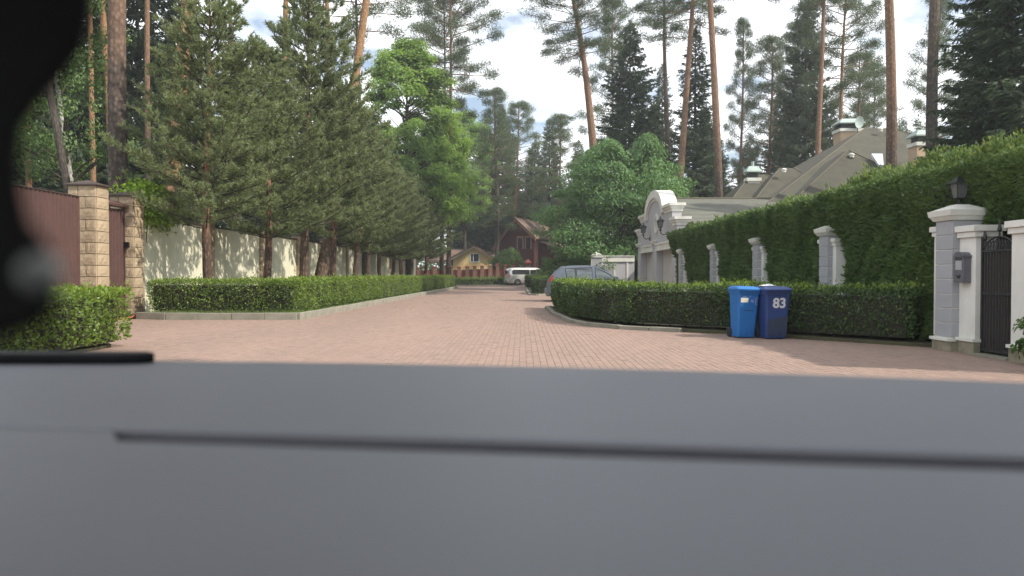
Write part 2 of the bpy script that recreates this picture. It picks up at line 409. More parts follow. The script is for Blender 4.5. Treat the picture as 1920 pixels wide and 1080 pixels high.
M['bark_grey'] = barkm('bark_grey', (0.125, 0.105, 0.09), (0.19, 0.14, 0.11), 10, 16)
M['bark_young'] = barkm('bark_young', (0.17, 0.115, 0.085), (0.34, 0.18, 0.11), 1.8, 4.5)
M['bark_birch'] = barkm('bark_birch', (0.30, 0.29, 0.26), (0.5, 0.48, 0.43), 2, 5, (0.12, 0.11, 0.1), (0.3, 0.29, 0.27))
M['bark_dark'] = mat('bark_dark', (0.07, 0.055, 0.042), (0.04, 0.033, 0.026), 6, 0.95, 0.8, 20, stretch=(1, 1, 0.3))
# ------------------------------------------------------------------ ground, road, beds, kerbs
def sheet(name, pts, z, m):
    me = bpy.data.meshes.new(name)
    me.from_pydata([(x, y, z) for x, y in pts], [], [tuple(range(len(pts)))])
    me.materials.append(m)
    o = link_mesh(name, me)
    return tag(o, kind='structure')
def KX(y):                                   # road edge on the left
    return -5.9 + 0.0255 * (y - 21.3)
def in_poly(x, y, poly):
    r = np.zeros(len(x), bool)
    n = len(poly)
    for i in range(n):
        x0, y0 = poly[i]; x1, y1 = poly[(i + 1) % n]
        c = ((y0 > y) != (y1 > y)) & (x < (x1 - x0) * (y - y0) / ((y1 - y0) or 1e-9) + x0)
        r ^= c
    return r
LEFT_KERB = [(-10.55, 21.62), (-9.6, 21.3), (-5.95, 21.3)] + [(KX(y), y) for y in (21.6, 30, 40, 50, 60, 68)] + [(-5.0, 69.2), (-5.9, 70)]
RIGHT_KERB = [(2.2, 29.3), (1.5, 29.0), (1.28, 28.2), (1.3, 24), (1.5, 20.4), (1.85, 18.75), (2.5, 17.7), (4.6, 16.2), (7.0, 13.5)]
FAR_KERB = [(7.0, 54.5), (3.2, 46.9), (1.5, 45.2), (1.05, 45.6), (1.15, 60), (1.3, 74), (2.2, 76)]
LEFT_BED = LEFT_KERB + [(-5.9, 81), (-10.9, 81), (-10.9, 21.62)]
RIGHT_BED = RIGHT_KERB + [(7.4, 13.35), (7.5, 29.3)]
FAR_BED = FAR_KERB + [(8.5, 76), (8.5, 54.5)]
NEAR_BED = [(-11.2, -12), (-6.95, -12), (-6.95, 13.3), (-7.1, 13.5), (-11.2, 13.5)]

sheet('ground', [(-900, -400), (900, -400), (900, 1500), (-900, 1500)], -0.10, M['forest'])
sheet('road', [(-11.2, -14), (8.6, -14), (8.6, 86), (-11.2, 86)], -0.0055, M['paver_base'])
sheet('far_road', [(-8, 46), (8.5, 46), (40, 70), (40, 86), (-8, 86)], -0.004, M['paver_far'])
def bed(name, poly, z):
    mb = MB(); mb.prism(poly, 'z', -0.09, z)
    return tag(mb.build(name, M['soil']), kind='structure')
bed('planting_bed', LEFT_BED, 0.13)
bed('planting_bed', RIGHT_BED, 0.06)
bed('planting_bed', FAR_BED, 0.06)
bed('planting_bed', NEAR_BED, 0.06)

# pavers: rows of 0.1 m run along the road, 0.2 m long, half-bond
py0, py1 = 4.0, 46.0
rows = np.arange(-10.8, 8.3, 0.1)
ys = np.arange(py0, py1, 0.2)
gx, gy = np.meshgrid(rows, ys, indexing='ij')
gy = gy + (np.arange(len(rows)) % 2)[:, None] * 0.1
sk = 0.013 * (gy - 22)
gx = (gx + sk).ravel(); gy = gy.ravel()
keep = ~(in_poly(gx, gy, LEFT_BED) | in_poly(gx, gy, RIGHT_BED) | in_poly(gx, gy, FAR_BED) | in_poly(gx, gy, NEAR_BED))
keep &= (gx < 8.4) & (gx > -10.9 + 0.013 * (gy - 22))
keep &= ~((gx > 7.1) & (gy < 37))
gx, gy = gx[keep], gy[keep]
dist = gy + np.abs(gx) * 0.02 - np.where(np.abs(gx - 1.0) < 3.4, 0, -9)
ordr = np.argsort(np.where(gy > 10.5, dist, 1e3))
one = np.zeros(len(gx), bool); one[ordr[:300]] = True
def paver_v(cx, cy, dz, tx, ty):
    a, b, t = 0.0491, 0.0989, 0.0025
    bx = np.array([-a, a, a, -a, -a + t, a - t, a - t, -a + t]); by = np.array([-b, -b, b, b, -b + t, -b + t, b - t, b - t])
    bz = np.array([-0.025] * 4 + [0.0] * 4)
    X = cx[:, None] + bx; Y = cy[:, None] + by
    Z = bz + dz[:, None] + (tx[:, None] * bx + ty[:, None] * by) * (bz == 0)
    return np.stack([X, Y, Z], -1).reshape(-1, 3)
PF = np.array([(4, 5, 6, 7), (0, 1, 5, 4), (1, 2, 6, 5), (2, 3, 7, 6), (3, 0, 4, 7)])
rx, ry = gx[~one], gy[~one]
nP = len(rx)
V = paver_v(rx, ry, RNG.normal(0, 0.0007, nP), RNG.normal(0, 0.008, nP), RNG.normal(0, 0.008, nP))
F = (np.arange(nP)[:, None, None] * 8 + PF[None]).reshape(-1, 4)
road = bpy.data.objects['road']
tag(link_mesh('paving', np_mesh('paving', V, F, M['paver']), parent=road), kind='stuff')
pm = np_mesh('paver', paver_v(np.zeros(1), np.zeros(1), np.zeros(1), np.zeros(1), np.zeros(1)), PF, M['paver'])
for x, y in zip(gx[one], gy[one]):
    link_mesh('paver', pm, parent=road, loc=(x, y, random.gauss(0, 0.001)), rot=(random.gauss(0, 0.01), random.gauss(0, 0.01), random.gauss(0, 0.006)))

def kerb(path, name, z1, wd=0.15, step=1.0, label=None):
    root = empty(name); root['kind'] = 'structure'
    for (x0, y0), (x1, y1) in zip(path[:-1], path[1:]):
        L = math.hypot(x1 - x0, y1 - y0)
        n = max(1, round(L / step)); l = L / n
        ang = math.atan2(y1 - y0, x1 - x0)
        for k in range(n):
            if (l, z1) not in kerb.cache:
                kerb.cache[(l, z1)] = MB().box(-l / 2 + .006, l / 2 - .006, -wd / 2, wd / 2, -0.09, z1).mesh('kerb_stone', M['kerb'])
            t = (k + 0.5) / n
            link_mesh('kerb_stone', kerb.cache[(l, z1)], parent=root, loc=(x0 + (x1 - x0) * t + random.gauss(0, .004), y0 + (y1 - y0) * t + random.gauss(0, .004), random.gauss(0, .004)), rot=(0, 0, ang + random.gauss(0, .004)), bevel=0.012)
kerb.cache = {}
kerb(LEFT_KERB, 'kerb', 0.19)
kerb(RIGHT_KERB[:7] + [(3.7, 16.75)], 'kerb', 0.09)
kerb(FAR_KERB, 'kerb', 0.09)
kerb([(-9, 82.6), (20, 82.6)], 'kerb', 0.10)

# ------------------------------------------------------------------ left side: stone pillars, brown gate and fence, cream wall
def rough_block(L, H, T, amp=0.014, nx=5, nz=3, seed=0):
    """rock-faced block: back at y=0, bulging face towards -y"""
    rg = random.Random(seed)
    mb = MB(); g = []
    for j in range(nz + 1):
        for i in range(nx + 1):
            e = 0 if (i in (0, nx) or j in (0, nz)) else 1
            g.append((-L / 2 + L * i / nx + e * rg.uniform(-.02, .02), -T - (e * rg.uniform(0.2, 1.3) + (1 - e) * rg.uniform(-.1, .12)) * amp, -H / 2 + H * j / nz + e * rg.uniform(-.02, .02)))
    n0 = len(g)
    fs_ = [(j * (nx + 1) + i, j * (nx + 1) + i + 1, (j + 1) * (nx + 1) + i + 1, (j + 1) * (nx + 1) + i) for j in range(nz) for i in range(nx)]
    g += [(-L / 2, 0, -H / 2), (L / 2, 0, -H / 2), (L / 2, 0, H / 2), (-L / 2, 0, H / 2)]
    bot = list(range(nx + 1)); top = [nz * (nx + 1) + i for i in range(nx + 1)]
    lef = [j * (nx + 1) for j in range(nz + 1)]; rig = [j * (nx + 1) + nx for j in range(nz + 1)]
    fs_ += [tuple(bot[::-1]) + (n0, n0 + 1), tuple(top) + (n0 + 2, n0 + 3), tuple(lef) + (n0 + 3, n0), tuple(rig[::-1]) + (n0 + 1, n0 + 2), (n0 + 3, n0 + 2, n0 + 1, n0)]
    mb.add(g, fs_)
    return mb.mesh('block', M['stone'])
BLOCKS = {}
def block(L, H, T):
    k = (round(L, 3), round(H, 3))
    if k not in BLOCKS:
        BLOCKS[k] = [rough_block(L, H, T, seed=i + int(L * 1000)) for i in range(4)]
    return random.choice(BLOCKS[k])
def stone_pillar(x0, x1, y0, y1, h, label):
    cx, cy = (x0 + x1) / 2, (y0 + y1) / 2
    root = empty('stone_pillar', (cx, cy, 0), label=label, cat='pillar', group='stone gate pillars')
    w, d, T = x1 - x0, y1 - y0, 0.06
    MB().box(-w / 2 + T - .008, w / 2 - T + .008, -d / 2 + T - .008, d / 2 - T + .008, -0.05, h - .002).build('core', M['mortar'], root)
    n = round(h / 0.30); ch = h / n
    for c in range(n):
        z = (c + .5) * ch
        for s in (-1, 1):                      # long faces, two blocks with alternating joint
            wl = w - .004
            a = wl * (0.62 if c % 2 == 0 else 0.36)
            for (l, off) in ((a, -wl / 2 + a / 2), (wl - a, wl / 2 - (wl - a) / 2)):
                link_mesh('block', block(l - .016, ch - .016, T), parent=root, loc=(s * -off, s * (d / 2 - T), z), rot=(0, 0, math.pi if s > 0 else 0))
            link_mesh('block', block(d - 2 * T - .016, ch - .016, T), parent=root, loc=(s * (w / 2 - T), 0, z), rot=(0, 0, math.pi / 2 * s))
    c = MB().frustum(0, 0, w / 2 + .07, d / 2 + .07, h, w / 2 + .07, d / 2 + .07, h + .035)
    c.frustum(0, 0, w / 2 + .06, d / 2 + .06, h + .036, .012, .012, h + .175)
    c.build('cap', M['cap_metal'], root)
    return root
sp1 = stone_pillar(-11.66, -10.93, 20.2, 20.87, 3.60, 'rock-faced sandstone gate pillar with dark metal cap, the nearer and taller of the two')
sp2 = stone_pillar(-11.50, -10.83, 22.0, 22.67, 3.50, 'rock-faced sandstone gate pillar with leafy vine over its dark cap')
MB().box(-.06, .06, -.42, -.36, 2.02, 2.17).box(-.075, .075, -.44, -.43, 2.15, 2.18).build('intercom', M['black_plastic'], sp2, loc=(.17, 0, 0))

def corrugated(x, ya, yb, z0, z1, pitch=0.18, dep=0.03):
    n = max(1, round((yb - ya) / pitch)); p = (yb - ya) / n
    prof = []
    for i in range(n):
        y = ya + i * p
        prof += [(y, 0), (y + p * .62, 0), (y + p * .70, dep), (y + p * .92, dep)]
    prof.append((yb, 0))
    mb = MB()
    vs_ = [(x + q, y, z0) for y, q in prof] + [(x + q, y, z1) for y, q in prof] + [(x + q - .012, y, z0) for y, q in prof] + [(x + q - .012, y, z1) for y, q in prof]
    k = len(prof)
    fs_ = [(i, i + 1, k + i + 1, k + i) for i in range(k - 1)] + [(2 * k + i + 1, 2 * k + i, 3 * k + i, 3 * k + i + 1) for i in range(k - 1)] + [(k + i, k + i + 1, 3 * k + i + 1, 3 * k + i) for i in range(k - 1)]
    mb.add(vs_, fs_)
    return mb
gate = empty('pedestrian_gate', (-11.12, 21.43, 0), label='narrow brown corrugated metal gate between the two sandstone pillars', cat='gate')
corrugated(0, -.52, .52, 0.04, 3.1).build('leaf', M['brown_metal'], gate)
MB().box(-.05, .06, -.553, -.525, 0, 3.14).box(-.05, .06, .525, .553, 0, 3.14).build('frame', M['brown_metal'], gate)
MB().prism([(-.10, 3.16), (.16, 3.16), (.16, 3.22), (-.10, 3.34)], 'y', -.55, .55).build('canopy', M['brown_metal'], gate)
fen = empty('brown_fence', (-11.33, 6, 0), label='tall brown corrugated metal fence left of the stone pillar', cat='fence')
yy = 0.0
for i in range(9):
    corrugated(0, yy, yy + 1.56, 0.05, 3.28 + random.uniform(-.004, .004)).build('panel', M['brown_metal'], fen)
    yy += 1.57
MB().box(-.03, .045, 0, 14.15, 3.285, 3.31).build('rail', M['cap_metal'], fen)

cw = empty('garden_wall', (-10.95, 22.7, 0), label='tall cream rendered garden wall with stone pilasters behind the row of young pines', cat='wall')
cw.rotation_euler = (0, 0, -math.atan(0.013))
edges = [0.02] + [5.0 + 5.4 * k for k in range(11)]
for a, b in zip(edges[:-1], edges[1:]):
    MB().box(-.2, 0, a + (.25 if a > 1 else 0), b - .25, -.05, 2.95).build('wall_panel', M['cream_wall'], cw)
    MB().box(-.24, .04, a + (.25 if a > 1 else 0), b - .25, 2.952, 3.01).build('coping', M['cap_metal'], cw)
for b in edges[1:]:
    po = MB().box(-.24, .04, -.235, .235, -.05, 3.18).build('pilaster', M['mortar'], cw, loc=(0, b, 0))
    for c in range(11):
        z = (c + .5) * 3.18 / 11
        link_mesh('block', block(0.46, .272, .05), parent=po, loc=(.04, 0, z), rot=(0, 0, math.pi / 2))
        link_mesh('block', block(0.27, .272, .02), parent=po, loc=(-.10, -.235, z))
    MB().frustum(-.1, 0, .24, .30, 3.185, .03, .03, 3.30).build('cap', M['cap_metal'], po)

MBh = MB()
hp = [(-10.72, 22.1, .10), (-10.62, 21.75, .14), (-10.66, 21.5, .06), (-10.8, 21.3, .018), (-11.0, 21.2, .016), (-11.25, 21.3, .016)]
MBh.tube(hp, 0.017, 8)
tag(MBh.build('garden_hose', M['orange_hose'], smooth=True), 'orange garden hose lying at the foot of the stone pillar', 'hose')

# ------------------------------------------------------------------ right side: grey pillars, pilasters, gate, mailbox
def pyramid_cap(mb, hw, z0, lamp=False):
    mb.frustum(0, 0, hw + .03, hw + .03, z0, hw + .075, hw + .075, z0 + .07)
    mb.frustum(0, 0, hw + .085, hw + .085, z0 + .072, hw + .10, hw + .10, z0 + .17)
    mb.frustum(0, 0, hw + .08, hw + .08, z0 + .172, .1, .1, z0 + .27)
    return mb
def grey_pillar(y, label, near=0.18, far=0.2, full=True, stone_foot=False):
    x = RX(7.50, y)
    root = empty('gate_pillar' if stone_foot else 'wall_pillar', (x, y, 0), label=label, cat='pillar', group='grey block pillars of the white wall')
    MB().box(-.232, .232, -.232, .232, 0.0, 2.16).build('core', M['white_paint'], root)
    n = 8; z = 0.22; ch = (2.16 - z) / n
    for c in range(n):
        MB().box(-.25, .25, -.25, .25, z + c * ch + .008, z + (c + 1) * ch - .008).build('block', M['grey_block'], root, bevel=.006)
    pyramid_cap(MB(), .25, 2.162).build('cap', M['white_paint'], root, bevel=.004)
    for s, ln in ((-1, near), (1, far)):
        if not ln: continue
        a, b = (-.25 - ln, -.251) if s < 0 else (.251, .25 + ln)
        pz = MB().box(-.13, .22, a, b, 0.0, 1.92).build('pilaster', M['white_paint'], root)
        MB().box(-.16, .25, a - .03, b + .03, 1.921, 2.0).box(-.19, .28, a - .06 if s < 0 else a, b if s < 0 else b + .06, 2.002, 2.09).build('pilaster_cap', M['white_paint'], pz)
    return root
gA = grey_pillar(12.9, 'large grey block pillar with white cap carrying a black lantern beside the mailbox', near=0, far=.26, stone_foot=True)
for y, lb in ((18.0, 'grey block wall pillar right behind the two blue bins, between thuja bays'), (23.2, 'grey block wall pillar above the left end of the blue bins, second behind the bins'),
              (28.4, 'grey block wall pillar third in line behind the bins toward the garage'), (34.0, 'slim grey block pillar next to the garage corner at the thuja end')):
    grey_pillar(y, lb)
def lantern(root, s=1.0):
    """four-sided lantern, base at z=0"""
    MB().lathe([(.075 * s, 0), (.075 * s, .02 * s), (.03 * s, .05 * s), (.03 * s, .1 * s), (.09 * s, .13 * s)], 12).build('stem', M['black_iron'], root, smooth=False)
    MB().frustum(0, 0, .075 * s, .075 * s, .135 * s, .115 * s, .115 * s, .40 * s).build('glass', M['lamp_glass'], root)
    fr = MB()
    for sx in (-1, 1):
        for sy in (-1, 1):
            fr.tube([(sx * .078 * s, sy * .078 * s, .13 * s), (sx * .12 * s, sy * .12 * s, .41 * s)], .009 * s, 5)
    fr.build('frame', M['black_iron'], root)
    MB().frustum(0, 0, .17 * s, .17 * s, .405 * s, .16 * s, .16 * s, .425 * s).frustum(0, 0, .155 * s, .155 * s, .426 * s, .05 * s, .05 * s, .53 * s).lathe([(.05 * s, .53 * s), (.02 * s, .56 * s), (.03 * s, .59 * s), (.004, .64 * s)], 8).build('roof', M['black_iron'], root)
lam = empty('lantern', (RX(7.5, 12.9), 12.9, 2.43), label='black lantern on top of the large grey gate pillar in front of the thuja', cat='lantern')
lantern(lam, 0.88)
# lower white wall with the mailbox, then the iron gate, then the right post
mp = empty('mailbox_wall', (RX(7.37, 12.3), 12.56, 0), label='white rendered gate post between grey pillar and iron gate, mailbox on it', cat='gate post')
MB().box(0, .34, -.36, .085, .24, 1.86).build('post', M['white_paint'], mp)
MB().box(-.05, .39, -.41, .085, 1.862, 1.95).box(-.09, .43, -.45, .085, 1.952, 2.05).build('cap', M['white_paint'], mp, bevel=.006)
MB().box(-.06, .40, -.40, .085, .19, .238).build('plinth_ledge', M['white_paint'], mp)
MB().box(-.03, .37, -.375, .085, -.05, .188).build('plinth', M['plinth'], mp)
fo = MB().box(-.29, .29, -.29, .27, -.05, .16).build('plinth', M['plinth'], gA)
MB().box(-.32, .32, -.32 + .07, .30, .162, .21).build('plinth_ledge', M['white_paint'], gA)
mbx = empty('mailbox', (RX(7.37, 12.42) - .002, 12.44, 1.13), label='grey cast mailbox with arched lid fixed on the white gate post', cat='mailbox')
MB().box(-.13, 0, -.125, .125, 0, .42).build('body', M['mail_grey'], mbx, bevel=.008)
arc = [(-.145, .42), (.145, .42), (.145, .445)] + [(.11 * math.cos(a), .445 + .055 * math.sin(a)) for a in np.linspace(0, math.pi, 9)] + [(-.145, .445)]
MB().prism(arc, 'x', -.15, .0).build('lid', M['mail_grey'], mbx)
MB().box(-.136, -.131, -.085, .085, .21, .36).build('flap', M['grey_block'], mbx)
em = MB()
for s in (-1, 1):
    em.tube([(-.137, s * .01, .10), (-.137, s * .04, .13), (-.137, s * .055, .105), (-.137, s * .03, .085)], .006, 5)
em.lathe([(.018, -.004), (.018, .006)], 10, c=(-.137, 0, .085), ax='x')
em.build('emblem', M['black_iron'], mbx)
MB().box(-.139, -.131, -.09, .09, .375, .39).build('slot', M['black_iron'], mbx)

ig = empty('iron_gate', (RX(7.47, 11.5), 11.76, 0), label='black wrought iron pedestrian gate with finials between white posts', cat='gate')
W2 = .43
MB().box(-.02, .02, -W2, -W2 + .035, .03, 1.86).box(-.02, .02, W2 - .035, W2, .03, 1.86).box(-.018, .018, -W2 + .036, W2 - .036, .06, .10).box(-.018, .018, -W2 + .036, W2 - .036, .95, .985).box(-.018, .018, -W2 + .036, W2 - .036, 1.62, 1.65).build('frame', M['black_iron'], ig)
for k in range(11):
    y = -W2 + .075 + k * (2 * W2 - .15) / 10
    z1 = 1.66 + .16 * (1 - (y / W2) ** 2)
    MB().tube([(0, y, .1), (0, y, z1)], .011, 6).build('bar', M['black_iron'], ig)
    if k % 2 == 1:
        MB().tube([(0, y, .45), (0, y + .01, .6), (0, y + .045, .68), (0, y + .045, .75), (0, y, .78)], .008, 5).build('scroll', M['black_iron'], ig)
    if k < 10:
        MB().tube([(0, y + .018, 1.66), (0, y + .05, 1.74), (0, y + .03, 1.79), (0, y + .01, 1.75)], .007, 5).build('scroll', M['black_iron'], ig)
tr_ = [(0, t * W2 * .98, 1.68 + .17 * (1 - t * t)) for t in np.linspace(-1, 1, 9)]
MB().tube(tr_, .015, 6).build('top_rail', M['black_iron'], ig)
for y in (-.36, 0, .36):
    MB().lathe([(.008, 0), (.02, .03), (.01, .06), (.035, .10), (.022, .16), (.003, .24)], 8, c=(0, y, 1.68 + .17 * (1 - (y / W2) ** 2))).build('finial', M['black_iron'], ig)
# sheet of dark timber slats closing the gate from behind
for k in range(8):
    MB().box(.03, .045, -.425 + k * .1065, -.425 + k * .1065 + .098, .05, 1.62).build('slat', M['bark_dark'], ig)
rp_ = empty('gate_post', (RX(7.37, 10.7), 10.96, 0), label='white gate post right of the iron gate, cut by the frame edge', cat='gate post')
MB().box(0, .5, -.36, .345, .24, 1.86).build('post', M['white_paint'], rp_)
MB().box(-.05, .55, -.41, .375, 1.862, 1.95).box(-.09, .59, -.45, .39, 1.952, 2.05).build('cap', M['white_paint'], rp_, bevel=.006)
MB().box(-.06, .56, -.40, .37, .19, .238).build('plinth_ledge', M['white_paint'], rp_)
MB().box(-.03, .53, -.375, .35, -.05, .188).build('plinth', M['plinth'], rp_)
MB().box(-.02, 0, -.14, -.04, 1.25, 1.42).build('intercom', M['black_plastic'], rp_)
tag(MB().box(RX(7.3, 11.5), RX(7.9, 11.5), 11.32, 12.18, -.02, .02).build('gate_threshold', M['kerb']), 'flat concrete threshold under the black iron gate', 'threshold')

# ------------------------------------------------------------------ garage
GX, GY0, GY1 = 8.5, 39.4, 52.0
ga = empty('garage', (GX, 45.7, 0), label='grey garage with white curved gable, two doors and shingled roof', cat='garage')
def gb(name, mb, m, bevel=0, parent=None):
    return mb.build(name, m, parent or ga, loc=None, bevel=bevel)
o0 = 45.7
def U(y): return y - o0
# facade: outline polygon in (y,z) with two openings made from pieces
MB().box(0, .5, U(50.7), U(51.9), 0, 2.66).build('pier', M['grey_wall'], ga)
MB().box(0, .5, U(45.3), U(46.5), 0, 2.66).build('pier', M['grey_wall'], ga)
MB().box(0, .5, U(39.5), U(40.9), 0, 2.66).build('pier', M['grey_wall'], ga)
fac = [(U(51.9), 3.9), (U(51.9), 2.662), (U(39.5), 2.662), (U(39.5), 3.9), (U(40.8), 3.9), (U(40.8), 4.62)]
fac += [(U(45.7) + (-2.55) * math.cos(a), 4.62 + 1.2 * math.sin(a)) for a in np.linspace(0, math.pi, 25)]
fac += [(U(50.6), 4.62), (U(50.6), 3.9)]
MB().prism(fac, 'x', 0, .5).build('gable_wall', M['grey_wall'], ga)
# curved white coping
cop = []
for a in np.linspace(0, math.pi, 25): cop.append((U(45.7) - 2.95 * math.cos(a), 4.72 + 1.47 * math.sin(a)))
for a in np.linspace(math.pi, 0, 25): cop.append((U(45.7) - 2.45 * math.cos(a), 4.62 + 1.12 * math.sin(a)))
MB().prism(cop, 'x', -.16, .72).build('arched_coping', M['white_paint'], ga)
cop2 = []
for a in np.linspace(0, math.pi, 25): cop2.append((U(45.7) - 2.44 * math.cos(a), 4.62 + 1.11 * math.sin(a)))
for a in np.linspace(math.pi, 0, 25): cop2.append((U(45.7) - 2.30 * math.cos(a), 4.60 + .98 * math.sin(a)))
MB().prism(cop2, 'x', -.07, .1).build('arch_moulding', M['white_paint'], ga)
def cornice(y0, y1, z, dx=.0):
    mb = MB()
    for i, (h, p) in enumerate(((.16, .05), (.13, .11), (.15, .19))):
        mb.box(-p, .5 + p, y0 - p, y1 + p, z, z + h - .002); z += h
    return mb.build('cornice', M['white_paint'], ga)
cornice(U(40.8), U(42.78), 4.60)
cornice(U(48.62), U(50.6), 4.60)
cornice(U(39.5), U(40.55), 3.78)
cornice(U(50.85), U(51.9), 3.78)
MB().box(-.10, .56, U(39.42), U(40.95), 3.05, 3.17).box(-.16, .62, U(39.36), U(41.0), 3.172, 3.26).build('cornice', M['white_paint'], ga)
MB().box(-.10, .56, U(50.65), U(51.98), 3.05, 3.17).box(-.16, .62, U(50.6), U(52.04), 3.172, 3.26).build('cornice', M['white_paint'], ga)
MB().box(-.10, .05, U(45.1), U(46.7), 3.05, 3.17).box(-.15, .05, U(45.0), U(46.8), 3.172, 3.24).build('cornice', M['white_paint'], ga)
for a, b in ((40.95, 45.3), (46.5, 50.65)):
    MB().box(-.09, .05, U(a), U(b), 2.60, 2.72).box(-.05, .05, U(a), U(b), 2.722, 2.95).box(-.11, .05, U(a), U(b), 2.952, 3.04).build('lintel', M['white_paint'], ga)
for a, b in ((40.9, 45.3), (46.5, 50.7)):
    d = MB().box(.42, .47, U(a), U(b), 0, 2.66).build('door', M['garage_door'], ga)
    for k in range(4):
        MB().box(.405, .419, U(a) + .02, U(b) - .02, .02 + k * .66, .02 + k * .66 + .635).build('door_panel', M['garage_door'], d, bevel=.01)
# oval window
ov = [(U(45.15) + .52 * math.cos(a), 4.22 + .58 * math.sin(a)) for a in np.linspace(0, 2 * math.pi, 29)[:-1]]
ovi = [(U(45.15) + .38 * math.cos(a), 4.22 + .46 * math.sin(a)) for a in np.linspace(0, 2 * math.pi, 29)[:-1]]
win = MB().prism(ovi, 'x', -.012, .02).build('window', M['glass'], ga)
mbf = MB(); n = 28
vs_ = [(-.06, *p) for p in ov] + [(-.06, *p) for p in ovi] + [(0.0, *p) for p in ov] + [(0.0, *p) for p in ovi]
mbf.add(vs_, [(i, (i + 1) % n, n + (i + 1) % n, n + i) for i in range(n)] + [(i, (i + 1) % n, 2 * n + (i + 1) % n, 2 * n + i) for i in range(n)] + [(n + i, n + (i + 1) % n, 3 * n + (i + 1) % n, 3 * n + i) for i in range(n)])
mbf.box(-.05, .0, U(45.15) - .09, U(45.15) + .09, 3.77, 4.67).build('window_frame', M['white_paint'], win)
# side wall, back and roof
MB().box(.5, 14, U(39.7), U(39.9), 0, 3.7).box(.5, 14, U(51.5), U(51.7), 0, 3.7).box(13.8, 14, U(39.9), U(51.5), 0, 3.7).build('side_wall', M['grey_wall'], ga)
def slope(xa, xb, ya, za, yb, zb, t=.08):
    mb = MB()
    mb.add([(xa, ya, za), (xb, ya, za), (xb, yb, zb), (xa, yb, zb), (xa, ya, za - t), (xb, ya, za - t), (xb, yb, zb - t), (xa, yb, zb - t)],
           [(0, 1, 2, 3), (7, 6, 5, 4), (0, 4, 5, 1), (1, 5, 6, 2), (2, 6, 7, 3), (3, 7, 4, 0)])
    return mb
# roof laid in lapped courses of shingles
for s in (-1, 1):
    nC = 22
    for c in range(nC):
        t0, t1 = c / nC, (c + 1.12) / nC
        ya = s * (6.6 - 6.6 * t0); yb = s * (6.6 - 6.6 * min(t1, 1))
        za = 3.62 + 2.1 * t0; zb = 3.62 + 2.1 * min(t1, 1)
        slope(.52, 15.2, ya, za + .03, yb, zb, .02).build('shingle_course', M['shingle'], ga)
MB().tube([(.5, 0, 5.74), (15.2, 0, 5.74)], .07, 6).build('ridge', M['ridge_cap'], ga)
for y, lb in ((41.9, 'black bracket lantern on the garage front, nearer one right of the oval window'), (47.3, 'black bracket lantern on the garage front, farther one left of the oval window')):
    r_ = empty('wall_lantern', (GX - .42, y, 3.62), label=lb, cat='lantern', group='lanterns on the garage front')
    lantern(r_, 1.25)
    MB().tube([(0, 0, .02), (.03, 0, -.14), (.16, 0, -.22), (.32, 0, -.18), (.40, 0, -.26)], .026, 6).build('bracket', M['black_iron'], r_)
    MB().box(.385, .418, -.07, .07, -.45, -.05).build('back_plate', M['black_iron'], r_)

# white wall with capped pillar left of the garage, lantern posts
ww = empty('white_wall', (8.4, 54.6, 0), label='grey and white panelled wall between capped pillar and garage', cat='wall')
MB().box(-2.05, .3, 0, .25, 0, 2.12).build('panel', M['grey_wall'], ww)
for x in (-2.0, -1.12, -.2):
    MB().box(x - .06, x + .06, -.04, .0, 0, 2.11).build('pilaster_strip', M['white_paint'], ww)
MB().box(-2.05, .3, -.08, .3, 2.122, 2.2).box(-2.05, .3, -.05, .29, 2.202, 2.5).box(-2.05, .3, -.1, .32, 2.502, 2.56).build('coping', M['white_paint'], ww)
wp = empty('capped_pillar', (6.02, 54.6, 0), label='grey pillar with white pyramid cap behind the grey car', cat='pillar')
MB().box(-.36, .36, -.3, .3, 0, 2.42).build('shaft', M['grey_block'], wp)
MB().box(-.41, -.365, -.3, .3, 0, 2.4).build('edge_strip', M['white_paint'], wp)
MB().box(-.42, .42, -.36, .36, 2.422, 2.56).frustum(0, 0, .44, .38, 2.562, .04, .04, 2.86).build('cap', M['white_paint'], wp)
for px, d, top, lb in ((1094, 60, 488, 'low white post with dark pagoda cap seen above the grey car roof'), (1118, 58, 480, 'white post with dark cap just left of the capped grey pillar')):
    x, z = PX(px, d), P(px, top, d).z
    r_ = empty('lantern_post', (x, d, 0), label=lb, cat='post')
    MB().box(-.2, .2, -.2, .2, 0, z - .22).build('shaft', M['white_paint'], r_)
    MB().frustum(0, 0, .30, .30, z - .22, .28, .28, z - .16).frustum(0, 0, .27, .27, z - .158, .07, .07, z).lathe([(.03, z), (.05, z + .06), (.01, z + .2)], 8).build('cap', M['dark_vent'], r_)

# ------------------------------------------------------------------ big house behind the thuja hedge
BY = 54.0
hs = empty('mansion', (PX(1640, BY), BY, 0), label='large mansion with olive shingled hipped roofs and tan chimneys behind the thuja hedge', cat='house')
hx0 = hs.location.x
def hip(cx, cy, hw, hd, z0, z1, ridge=0.0, axis='x'):
    """closed hipped roof block: eaves rectangle, ridge of half length ridge"""
    rx_, ry_ = (ridge, 0) if axis == 'x' else (0, ridge)
    mb = MB()
    mb.add([(cx - hw, cy - hd, z0), (cx + hw, cy - hd, z0), (cx + hw, cy + hd, z0), (cx - hw, cy + hd, z0), (cx - rx_, cy - ry_, z1), (cx + rx_, cy + ry_, z1)],
           [(3, 2, 1, 0), (0, 1, 5, 4), (1, 2, 5), (2, 3, 4, 5), (3, 0, 4)] if axis == 'x' else [(3, 2, 1, 0), (0, 1, 4), (1, 2, 5, 4), (2, 3, 5), (3, 0, 4, 5)])
    caps = [((cx - hw, cy - hd, z0), (cx - rx_, cy - ry_, z1)), ((cx + hw, cy - hd, z0), ((cx + rx_, cy + ry_, z1) if axis == 'x' else (cx - rx_, cy - ry_, z1)))]
    return mb, caps
def zof(py, d): return P(960, py, d).z
